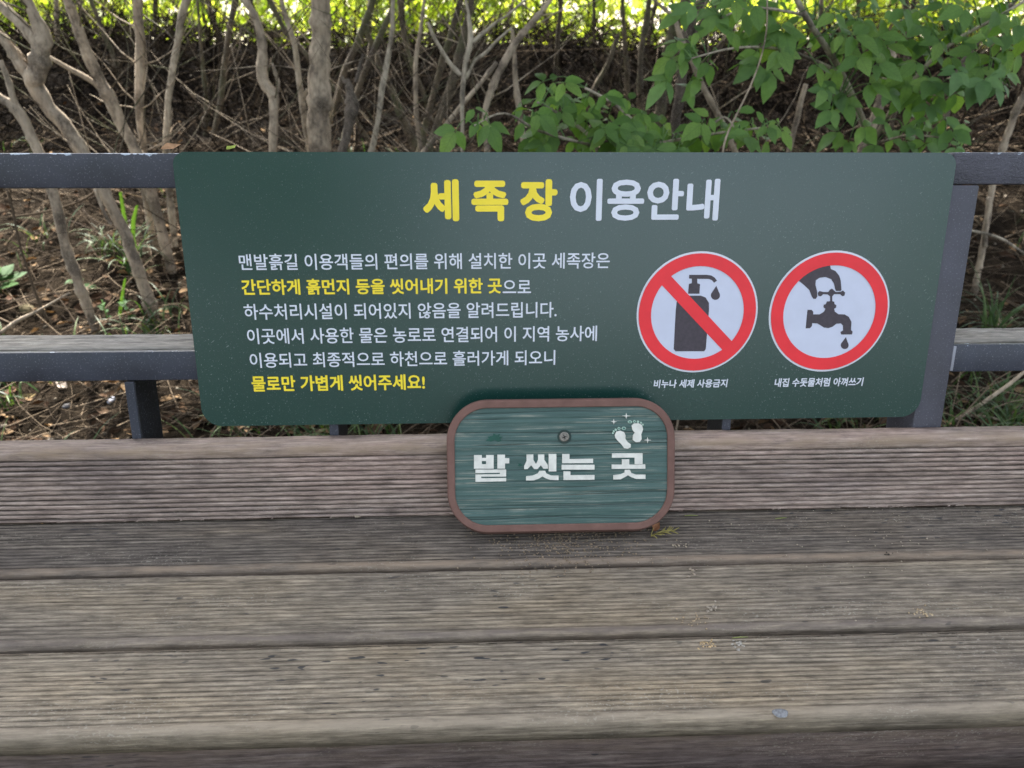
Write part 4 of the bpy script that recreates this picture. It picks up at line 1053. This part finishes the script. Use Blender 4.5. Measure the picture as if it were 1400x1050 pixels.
# ---------------------------------------------------------------- sunlit shrubs beyond the crest
def sun_shrub(x, y, h, rx, nL, label, sz=(.07, .13)):
    z0 = tz(x, y); root = empty('sunlit_shrub', (x, y, z0)); tag(root, label, 'shrub', 'sunlit shrubs beyond the bank')
    k = 26; cc = np.stack([rng.uniform(-rx, rx, k), rng.uniform(-.5, .5, k), rng.uniform(.15, h, k)], -1)
    P = cc[rng.integers(0, k, nL)]+rng.normal(size=(nL, 3))*np.array([.26, .22, .20])
    P[:, 2] = np.abs(P[:, 2])
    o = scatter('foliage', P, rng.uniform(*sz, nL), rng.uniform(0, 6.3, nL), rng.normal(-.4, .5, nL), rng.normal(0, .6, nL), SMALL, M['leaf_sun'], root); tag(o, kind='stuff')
    mb = MB()
    for j in range(8):
        c = cc[j*3]; mb.tube([(c[0]*.2, 0, -.05), (c[0]*.5, c[1]*.5, c[2]*.5), tuple(c)], [.014, .010, .004], 6)
    mb.build('stems', M['bark_m'], root)
xsb = [-5.6, -4.4, -3.3, -2.35, -1.3, -.45, .45, 1.25, 2.5, 3.6, 4.6, 5.8]
for i, x in enumerate(xsb):
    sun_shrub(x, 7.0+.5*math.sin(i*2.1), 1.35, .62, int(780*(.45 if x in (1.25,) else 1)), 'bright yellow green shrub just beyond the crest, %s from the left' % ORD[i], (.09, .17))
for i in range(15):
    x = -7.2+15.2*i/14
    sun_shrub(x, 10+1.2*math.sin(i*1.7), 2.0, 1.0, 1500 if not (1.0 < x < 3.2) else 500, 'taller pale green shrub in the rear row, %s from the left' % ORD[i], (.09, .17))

# ---------------------------------------------------------------- ground cover
def band(n_, y0, y1, power=1.0):
    y = y0+(y1-y0)*rng.uniform(0, 1, n_)**power; hw = .35+.80*y; x = .05*y+rng.uniform(-1, 1, n_)*hw
    return x, y
# fallen leaf litter
litV = (np.array([(0, 0, 0), (.27, .3, .12), (.22, .7, .16), (0, 1, .05), (-.22, .7, .10), (-.27, .3, .15), (0, .5, -.02)]), np.array([(0, 1, 6), (1, 2, 6), (2, 3, 6), (3, 4, 6), (4, 5, 6), (5, 0, 6)]))
n_ = 2700; x, y = band(n_, 1.35, 4.1, 1.7)
P = np.stack([x, y, terr(x, y)+rng.uniform(.002, .014, n_)], -1)
o = scatter('leaf_litter', P, rng.uniform(.018, .050, n_), rng.uniform(0, 6.3, n_), rng.normal(0, .35, n_), rng.normal(0, .5, n_), litV, M['litter']); tag(o, 'dry brown leaf litter on the shaded bank', 'leaf litter', kind='stuff')
n_ = 420; x, y = band(n_, 1.38, 2.9, 1.1)
o = scatter('broad_leaf_litter', np.stack([x, y, terr(x, y)+rng.uniform(.004, .016, n_)], -1), rng.uniform(.040, .068, n_), rng.uniform(0, 6.3, n_), rng.normal(0, .3, n_), rng.normal(0, .45, n_), litV, M['litter']); tag(o, 'larger curled brown leaves lying behind the bench', 'leaf litter', kind='stuff')
n_ = 700; x, y = band(n_, 4.5, 5.1, 1.0)
o = scatter('crest_litter', np.stack([x, y, terr(x, y)+rng.uniform(.004, .03, n_)], -1), rng.uniform(.03, .07, n_), rng.uniform(0, 6.3, n_), rng.normal(0, .6, n_), rng.normal(0, .6, n_), litV, M['dead_twig']); tag(o, 'ragged dead leaves along the crest of the bank', 'leaf litter', kind='stuff')
# pebbles
oc = np.array([(1, 0, 0), (.3, .95, 0), (-.8, .6, 0), (-.8, -.6, 0), (.3, -.95, 0), (.1, .1, .75), (0, 0, -.5)]); of = np.array([(0, 1, 5), (1, 2, 5), (2, 3, 5), (3, 4, 5), (4, 0, 5), (1, 0, 6), (2, 1, 6), (3, 2, 6), (4, 3, 6), (0, 4, 6)])
n_ = 1500; x, y = band(n_, 1.35, 4.5, 1.3)
M['stone'] = foliage_mat('mixed_pebble', (.04, .034, .026), (.09, .075, .055), (.30, .26, .21), 0, .9, .1)
o = scatter('gravel', np.stack([x, y, terr(x, y)], -1), rng.uniform(.003, .013, n_), rng.uniform(0, 6.3, n_), rng.normal(0, .3, n_), rng.normal(0, .3, n_), (oc, of), M['stone']); tag(o, 'small stones in the brown soil', 'gravel', kind='stuff')
# dead stalks and twigs: thin three sided bent rods
def rods(name, n_, y0, y1, ln, rad, lift, mat, label, cat, steep=.25, power=1.2, xr=None):
    x, y = band(n_, y0, y1, power)
    if xr is not None: x = rng.uniform(xr[0], xr[1], n_)*y
    L = rng.uniform(*ln, n_); R_ = rng.uniform(*rad, n_)*(.5+.25*y); K = 5
    yaw = rng.normal(0, .9, n_)+np.where(rng.uniform(size=n_) < .5, 0, math.pi); el = np.abs(rng.normal(0, steep, n_))
    d = np.stack([np.cos(yaw)*np.cos(el), np.sin(yaw)*np.cos(el), np.sin(el)], -1)
    sd = rng.normal(size=(n_, 3))*.12; t = np.linspace(0, 1, K)
    base = np.stack([x, y, terr(x, y)+rng.uniform(*lift, n_)], -1)
    cen = base[:, None]+d[:, None]*(L[:, None, None]*t[None, :, None])+sd[:, None]*(L[:, None, None]*(t*(1-t)*2)[None, :, None])
    gz_ = terr(cen[..., 0], cen[..., 1])+.001; cen[..., 2] = np.maximum(cen[..., 2], gz_)
    a = np.cross(d, [0, 0, 1.0]); a /= np.maximum(np.linalg.norm(a, axis=1, keepdims=True), 1e-6); b = np.cross(d, a)
    ring = []
    for k in range(3):
        th = 2*math.pi*k/3; ring.append(a*math.cos(th)+b*math.sin(th))
    ring = np.stack(ring, 1)
    V = cen[:, :, None]+ring[:, None]*(R_[:, None, None, None]*(1-.6*t)[None, :, None, None])
    V = V.reshape(-1, 3); I = np.arange(n_*K*3).reshape(n_, K, 3); J = np.roll(I, -1, 2)
    Fq = np.stack([I[:, :-1], J[:, :-1], J[:, 1:], I[:, 1:]], -1).reshape(-1, 4)
    o = link(bpy.data.objects.new(name, np_mesh(name, V, Fq, mat))); tag(o, label, cat, kind='stuff')
rods('fine_litter', 5200, 1.35, 3.6, (.02, .12), (.0007, .0016), (.001, .012), M['straw'], 'short dry straws strewn over the brown soil', 'twigs', steep=.2, power=1.2)
rods('twig_litter', 2300, 1.35, 3.7, (.10, .5), (.0012, .0030), (.004, .05), M['straw'], 'tangle of dry stalks and twigs lying on the bank', 'twigs')
rods('root_tangle', 2600, 3.3, 5.2, (.12, .55), (.0012, .0034), (.003, .07), M['dead_twig'], 'tangle of dark dead twigs and roots on the steep top of the bank', 'twigs', steep=.5, power=1.0)
rods('crest_tangle', 1800, 4.3, 5.05, (.10, .45), (.0012, .0030), (.0, .08), M['dead_twig'], 'ragged dead twigs fringing the crest of the bank', 'twigs', steep=.7, power=1.0)
rods('undergrowth', 800, 2.6, 5.2, (.3, .9), (.0012, .0028), (.0, .05), M['dead_twig'], 'thin dead twigs standing up among the stems', 'twigs', steep=.8, power=.8)
# grass: curved blades
def grass(name, xy, nb, ln, mat=M['grass'], label=None, cat='grass', kind='stuff', spread=.05, droop=.9, wd=.0035):
    V = []; Fq = []; K = 6
    for (gx, gy, k) in xy:
        for _ in range(int(nb*k)):
            x0 = gx+random.gauss(0, spread); y0 = gy+random.gauss(0, spread); z0 = tz(x0, y0)-.004
            yw = random.uniform(0, 6.28); L = random.uniform(*ln); w_ = wd*random.uniform(.6, 1.3); dr_ = random.uniform(.3, 1)*droop
            dx, dy = math.cos(yw), math.sin(yw); sx, sy = -dy, dx; b = len(V); px_, pz_ = 0, 0; ang = random.uniform(1.15, 1.5)
            for i in range(K+1):
                t = i/K; ww = w_*(1-t**2)*(.6+.4*min(1, t*4))+.0002
                V.append((x0+dx*px_+sx*ww, y0+dy*px_+sy*ww, z0+pz_)); V.append((x0+dx*px_-sx*ww, y0+dy*px_-sy*ww, z0+pz_))
                px_ += math.cos(ang)*L/K; pz_ += math.sin(ang)*L/K; ang -= dr_*2.6/K
            for i in range(K): Fq.append((b+2*i, b+2*i+1, b+2*i+3, b+2*i+2))
    V = np.array(V); V[:, 2] = np.maximum(V[:, 2], terr(V[:, 0], V[:, 1])+.001)
    return V, Fq
tufts = [];
for k in range(90):
    x, y = band(1, 1.4, 3.6, 1.3); tufts.append((x[0], y[0], random.uniform(.2, .7)))
for k in range(26): tufts.append((random.uniform(.95, 1.55)*1.0, random.uniform(1.5, 2.4), random.uniform(.5, 1.2)))
for k in range(10): tufts.append((random.uniform(-.75, -.3), random.uniform(1.5, 1.8), random.uniform(.4, .9)))
V, Fq = grass('grass', tufts, 22, (.06, .20))
o = link(bpy.data.objects.new('grass', np_mesh('grass', V, Fq, M['grass']))); tag(o, 'sparse dark grass blades on the shaded soil', 'grass', kind='stuff')
def gp(px, py):                                   # where a pixel's ray meets the ground
    d = ray(px, py)
    for i in range(50, 2500):
        P = CAMP+d*(i*.004)
        if P.z < tz(P.x, P.y): return P
    return P
for (px, py, lab, nb, ln, wd) in ((178, 372, 'grass tuft with one broad yellow green blade, between two stems', 26, (.10, .30), .0045), (150, 345, 'dark narrow grass tuft left of the broad bladed one', 30, (.08, .2), .003),
                         (1352, 470, 'arching grass tuft right of the steel post', 46, (.12, .32), .0035), (1375, 590, 'grass tuft under the right rail end', 26, (.08, .2), .003), (15, 560, 'thin grass tuft by the bench at left frame edge', 14, (.10, .22), .003)):
    g = gp(px, py); V, Fq = grass('t', [(g.x, g.y, 1)], nb, ln, spread=.02, wd=wd); V = V-np.array(g)
    o = link(bpy.data.objects.new('grass_tuft', np_mesh('grass_tuft', V, Fq, M['grass']))); o.location = g; tag(o, lab, 'grass')
# the wide bright blades
blade_root = None
for (pl, lab) in (([(165, 262, 4), (171, 300, 6), (176, 335, 7), (186, 360, 7), (193, 378, 5)], 'long bright green blade standing left of the panel'), ([(188, 280, 4), (183, 300, 6), (182, 325, 6), (187, 350, 6), (192, 375, 5)], 'yellow tipped blade standing left of the panel'),
                  ([(164, 432, 5), (167, 410, 5), (170, 390, 4), (172, 380, 3)], 'short pale green leaf blade hanging above the middle rail')):
    gy = gp(pl[-1][0] if pl[0][1] < pl[-1][1] else pl[0][0], max(p[1] for p in pl)).y-.015
    q = px_path(pl, gy); V = []; Fq = []
    for P in q: V += [(P[0]-P[3], P[1]-.003, P[2]), (P[0], P[1], P[2]-.001), (P[0]+P[3], P[1]-.003, P[2])]
    for i in range(len(q)-1): Fq += [(3*i, 3*i+1, 3*i+4, 3*i+3), (3*i+1, 3*i+2, 3*i+5, 3*i+4)]
    bb = Vector(V[-2]); bb = bb if blade_root is None else Vector(blade_root.location)
    if blade_root is None: blade_root = empty('grass_plant', bb); tag(blade_root, 'bright green broad bladed grass plant left of the panel', 'grass')
    V = [(a-bb[0], b-bb[1], c-bb[2]) for a, b, c in V]
    mb = MB(); mb.add(V, Fq); o = mb.build('blade', foliage_mat('bright_blade', (.03, .07, .015), (.04, .085, .018), (.07, .11, .025), .4), blade_root); tag(o, lab)
# broad leaved weeds
M['weed'] = foliage_mat('weed_leaf', (.035, .085, .025), (.045, .11, .03), (.06, .13, .035), .25, .65, .15, island=False)
def weed(px, py, k, sz, label):
    g = gp(px, py); root = empty('weed', g); tag(root, label, 'plant')
    for i in range(k):
        a = 6.28*i/k+random.uniform(-.3, .3); d = Vector((math.cos(a), math.sin(a), random.uniform(.1, .6)))
        o = bpy.data.objects.new('leaf', random.choice(LM)); C.objects.link(o); o.parent = root; o.material_slots[0].link = 'OBJECT'; o.material_slots[0].material = M['weed']
        o.matrix_local = mat_from(Vector((0, 0, .02+.012*i)), d, Vector((0, -.4, 1)), sz*random.uniform(.7, 1.1))
    mb = MB(); mb.tube([(0, 0, -.01), (0, 0, .02+.012*k)], .002, 6); mb.build('stem', M['leaf_m'], root)
weed(2, 400, 9, .10, 'broad leaved weed at left frame edge above the middle rail')
weed(112, 400, 3, .075, 'single drooping weed leaf at the foot of the crooked stem')
weed(148, 440, 5, .025, 'tiny round leaved seedling just above the middle rail')
weed(178, 440, 6, .03, 'small clover like seedling right of the tiny one')
weed(5, 520, 4, .05, 'weed leaf poking out under the rail at far left')
# larger stones and leaves picked out in the photo
def stone(px, py, r, col, label):
    g = gp(px, py); bm = bmesh.new(); bmesh.ops.create_icosphere(bm, subdivisions=3, radius=1)
    sx, sy, sz_ = r, r*random.uniform(.6, .8), r*random.uniform(.45, .65); s0 = random.randint(0, 99)
    for v in bm.verts:
        k = 1+.16*float(vnoise(v.co.x*1.6+v.co.z, v.co.y*1.6, s0))+.05*float(vnoise(v.co.x*5, v.co.y*5+v.co.z*4, s0+1)); v.co = Vector((v.co.x*sx*k, v.co.y*sy*k, v.co.z*sz_*k))
    o = bm_obj('stone', bm, plain('stone_tint', col, .9, .2, .3, 60, .5), None, True, (g.x, g.y, g.z+sz_*.35), (random.uniform(-.3, .3), random.uniform(-.5, .5), random.uniform(0, 3)))
    tag(o, label, 'stone')
stone(38, 425, .030, (.12, .10, .055), 'ochre angular stone, largest, at left above the middle rail')
stone(228, 392, .017, (.22, .165, .10), 'tan rounded stone by the panel left edge')
stone(213, 447, .024, (.05, .05, .03), 'mossy flat stone above the middle rail beside the panel')
stone(232, 352, .013, (.22, .19, .14), 'small pale stone at the foot of the leaning trunk')
stone(222, 462, .014, (.28, .28, .27), 'white grey chip touching the middle rail')
stone(115, 371, .009, (.24, .2, .12), 'tiny cream pebble at the foot of the crooked stem')
stone(152, 548, .016, (.30, .31, .36), 'bluish grey pebble under the left rail')
stone(92, 556, .012, (.14, .14, .15), 'small grey pebble left of the bluish one')
stone(1290, 545, .010, (.15, .14, .12), 'small grey pebble beside the steel post')
def dead_leaf(P, sz, col, label, rot, up=Vector((0, -.3, 1))):
    bm = bmesh.new(); tv = [(0, 0, 0), (.16, .12, .04), (.28, .35, .10), (.24, .65, .06), (.10, .85, .1), (0, 1.05, .16), (-.12, .82, .12), (-.22, .62, .10), (-.30, .32, .14), (-.14, .1, .05), (0, .3, -.03), (0, .65, -.02)]
    vs = [bm.verts.new(Vector(t)*sz) for t in tv]
    for f in ((0, 1, 10), (1, 2, 10), (2, 3, 11, 10), (3, 4, 11), (4, 5, 11), (5, 6, 11), (6, 7, 11), (7, 8, 10, 11), (8, 9, 10), (9, 0, 10)): bm.faces.new([vs[i] for i in f])
    o = bm_obj('fallen_leaf', bm, plain('dry_leaf_tint', col, .75, .2, .3, 120, .5), None, True); o.matrix_world = Matrix.Translation(P)@mat_from(Vector((0, 0, 0)), Vector((math.cos(rot), math.sin(rot), 0.05)), up, 1)
    if label: tag(o, label, 'leaf')
    return o
dead_leaf(gp(28, 548)+Vector((0, 0, .008)), .045, (.24, .18, .085), 'straw yellow fallen leaf under the rail at far left', .3)
dead_leaf(gp(8, 545)+Vector((0, 0, .008)), .05, (.12, .06, .035), 'reddish brown curled leaf at left frame edge under the rail', 1.4)
dead_leaf(gp(92, 533)+Vector((0, 0, .008)), .045, (.24, .20, .17), 'pale grey fallen leaf under the left rail', 2.6)
dead_leaf(gp(148, 527)+Vector((0, 0, .008)), .035, (.20, .11, .045), 'orange brown fallen leaf left of the bracket', .1)
dead_leaf(gp(150, 567)+Vector((0, 0, .008)), .042, (.16, .10, .06), 'tan fallen leaf beside the bluish pebble', 2.9)
dead_leaf(gp(310, 592)+Vector((0, 0, .01)), .05, (.18, .12, .07), 'brown fallen leaf below the panel left corner', .2)
dead_leaf(gp(8, 412)+Vector((0, 0, .008)), .035, (.2, .11, .07), 'pinkish brown leaf scrap beside the ochre stone', .5)
dead_leaf(gp(1365, 455)+Vector((0, 0, .02)), .07, (.2, .15, .10), 'large dry leaf in the grass right of the post', 1.2)
vt_o = BOR+BV*vt
dead_leaf(Vector((uv(215, 207, BOR)[0], vt_o.y+.012, vt_o.z+.003)), .026, (.34, .20, .11), 'shrivelled brown leaf caught on the top rail', .15)
dead_leaf(Vector((uv(306, 206, BOR)[0], vt_o.y+.012, vt_o.z+.002)), .016, (.30, .36, .08), 'tiny yellow green leaf caught on the panel top', 1.0)
# arching dead stalks at right and left
for (pl, Yd, lab, mt_) in (([(1326, 315, 4), (1350, 320, 4), (1372, 328, 4), (1402, 348, 3)], 2.0, 'arching dead stalk right of the steel post', 'bark_g'),
                  ([(10, 258, 3), (18, 290, 3), (28, 338, 3), (40, 375, 3), (52, 410, 4), (66, 440, 4)], 2.05, 'straight pale dead stalk leaning at far left', 'straw'),
                  ([(1352, 270, 6), (1348, 310, 6), (1346, 338, 7)], 2.3, 'short dry upright stub right of the post', 'bark'),
                  ([(1290, 590, 3), (1330, 560, 5), (1380, 525, 5), (1404, 505, 4)], 1.72, 'thick dry stalk lying right of the post foot', 'bark'),
                  ([(1320, 568, 3), (1350, 570, 4), (1385, 582, 3)], 1.70, 'short dry stalk crossing the thick one', 'bark'),
                  ([(0, 456, 6), (25, 438, 6), (52, 425, 4), (95, 400, 2)], 1.98, 'long dead stalk lying under the ochre stone', 'bark'),
                  ([(0, 298, 2), (60, 290, 3), (110, 275, 3), (135, 258, 3)], 2.35, 'thin stalk lying behind the top rail, left', 'straw'),
                  ([(130, 258, 5), (140, 285, 5), (152, 308, 4)], 2.3, 'pinkish broken twig propped by the forked trunk', 'bark')):
    q = px_path(pl, Yd)
    q = [(a, b, max(c, tz(a, b)+r), r) for a, b, c, r in q]
    bb = q[-1]; s = smooth_path([(a-bb[0], b-bb[1], c-bb[2], r) for a, b, c, r in q], 4); mb = MB(); mb.tube([p[:3] for p in s], [p[3] for p in s], 6, .06)
    o = mb.build('dry_stalk', M[mt_] if mt_ in M else M['straw'], None, loc=bb[:3]); tag(o, lab, 'twig')

# ---------------------------------------------------------------- bits lying on the bench
P0 = at_z(485, 706, SZ+.004); P1 = at_z(530, 700, SZ+.004); P2 = at_z(570, 702, SZ+.004)
mb = MB(); s = smooth_path([(0, 0, 0, .0025), tuple(P1-P0+Vector((0, 0, .002)))+(.0036,), tuple(P2-P0)+(.002,)], 6); mb.tube([p[:3] for p in s], [p[3] for p in s], 7, .15)
tag(mb.build('twig', M['bark'], None, loc=P0), 'reddish brown twig lying in the seat corner left of the wooden sign', 'twig')
dead_leaf(at_z(54, 716, SZ)+Vector((0, 0, .002)), .014, (.42, .26, .10), 'small orange leaf scrap in the seat corner at left', .2)
# dry conifer sprig by the wooden sign
P0 = at_z(890, 733, SZ+.003); root = empty('dry_sprig', P0); tag(root, 'yellowed conifer sprig lying at the right foot of the wooden sign', 'twig')
mb = MB(); mb.tube([(0, 0, 0), (.018, .006, .004), (.036, .008, .003)], [.0012, .001, .0006], 5)
M['sprig'] = plain('yellowed_needles', (.30, .26, .08), .8)
for k in range(16):
    t = k/16; b = Vector((.036*t, .008*t, .003)); a = random.choice((-1, 1))*random.uniform(.4, 1.1); l = .010
    mb.tube([tuple(b), tuple(b+Vector((math.cos(a)*l, math.sin(a)*l, random.uniform(0, .005))))], [.0008, .0005], 4)
mb.build('needles', M['sprig'], root)
dead_leaf(at_z(893, 728, SZ)+Vector((0, 0, .003)), .018, (.26, .12, .06), 'curled rusty leaf tucked under the wooden sign corner', .9)
# crumbs, dried mud and grit
def crumbs(px, py, r, k, col, label, sz=(.0008, .0022), name='crumbs', flat=.5):
    g = at_z(px, py, SZ); n_ = k; P = np.stack([rng.normal(0, r, n_), rng.normal(0, r*.6, n_), rng.uniform(.0, .0008, n_)], -1)
    o = scatter(name, P, rng.uniform(*sz, n_), rng.uniform(0, 6.3, n_), rng.normal(0, .4, n_), rng.normal(0, .4, n_), (oc*np.array([1, 1, flat]), of), plain('crumb_tint', col, .9, .2, .25, 300), None); o.location = g
    tag(o, label, 'crumbs', kind='stuff')
crumbs(968, 883, .006, 26, (.48, .35, .20), 'light tan wood crumbs on the front board')
crumbs(1008, 881, .006, 14, (.36, .33, .29), 'grey flakes of dried mud beside the tan crumbs', (.0015, .0034))
crumbs(1263, 838, .007, 28, (.44, .34, .22), 'tan crumbs on the middle board at right')
crumbs(975, 831, .007, 16, (.36, .31, .25), 'dried mud flakes on the middle board', (.001, .003))
crumbs(947, 847, .010, 24, (.42, .32, .21), 'scattered crumbs near the middle board edge')
crumbs(945, 783, .006, 9, (.34, .28, .22), 'flat mud flake behind the middle board', (.0015, .0035))
crumbs(928, 746, .006, 12, (.38, .32, .24), 'grit on the rear board right of the wooden sign')
crumbs(1213, 757, .002, 6, (.04, .035, .03), 'tiny dark dropping on the rear board edge', (.001, .002))
crumbs(770, 737, .055, 900, (.26, .20, .14), 'brown dirt gathered along the foot of the wooden sign', (.0006, .0018))
crumbs(1150, 700, .16, 260, (.40, .34, .26), 'pale grit in the seat corner right of the wooden sign', (.0005, .0014))
# chewing gum spot
g = at_z(1067, 975, SZ+.0002); P = [(.0085*math.cos(a)*(1+.12*math.sin(3*a)), .0062*math.sin(a)*(1+.1*math.cos(2*a))) for a in [2*math.pi*i/24 for i in range(24)]]
V = [(a, b, .0) for a, b in P]+[(a*.8, b*.8, .0011) for a, b in P]+[(0, 0, .0013)]
Fc = [(i, (i+1) % 24, 24+(i+1) % 24, 24+i) for i in range(24)]+[(24+i, 24+(i+1) % 24, 48) for i in range(24)]
mb = MB(); mb.add(V, Fc); tag(mb.build('gum_spot', plain('grey_gum', (.20, .205, .215), .7, .3, .3, 500, .6), None, loc=g), 'flattened grey gum spot on the front board', 'gum')
# loose pine needles and grass bits
for (px, py, a, l, lab) in ((1012, 872, .05, .020, 'green grass snippet in the groove between two boards'), (945, 705, 0, .02, 'dry straw bit on the rear board by the wooden sign'), (1068, 709, .1, .018, 'green straw bit on the rear board further right')):
    g = at_z(px, py, SZ+.001); mb = MB(); mb.tube([(-l/2, 0, 0), (0, .0006, .0006), (l/2, l*a, 0)], [.0005, .0007, .0004], 5)
    tag(mb.build('straw_bit', plain('straw_green', (.22, .26, .08), .7), None, loc=g), lab, 'straw')
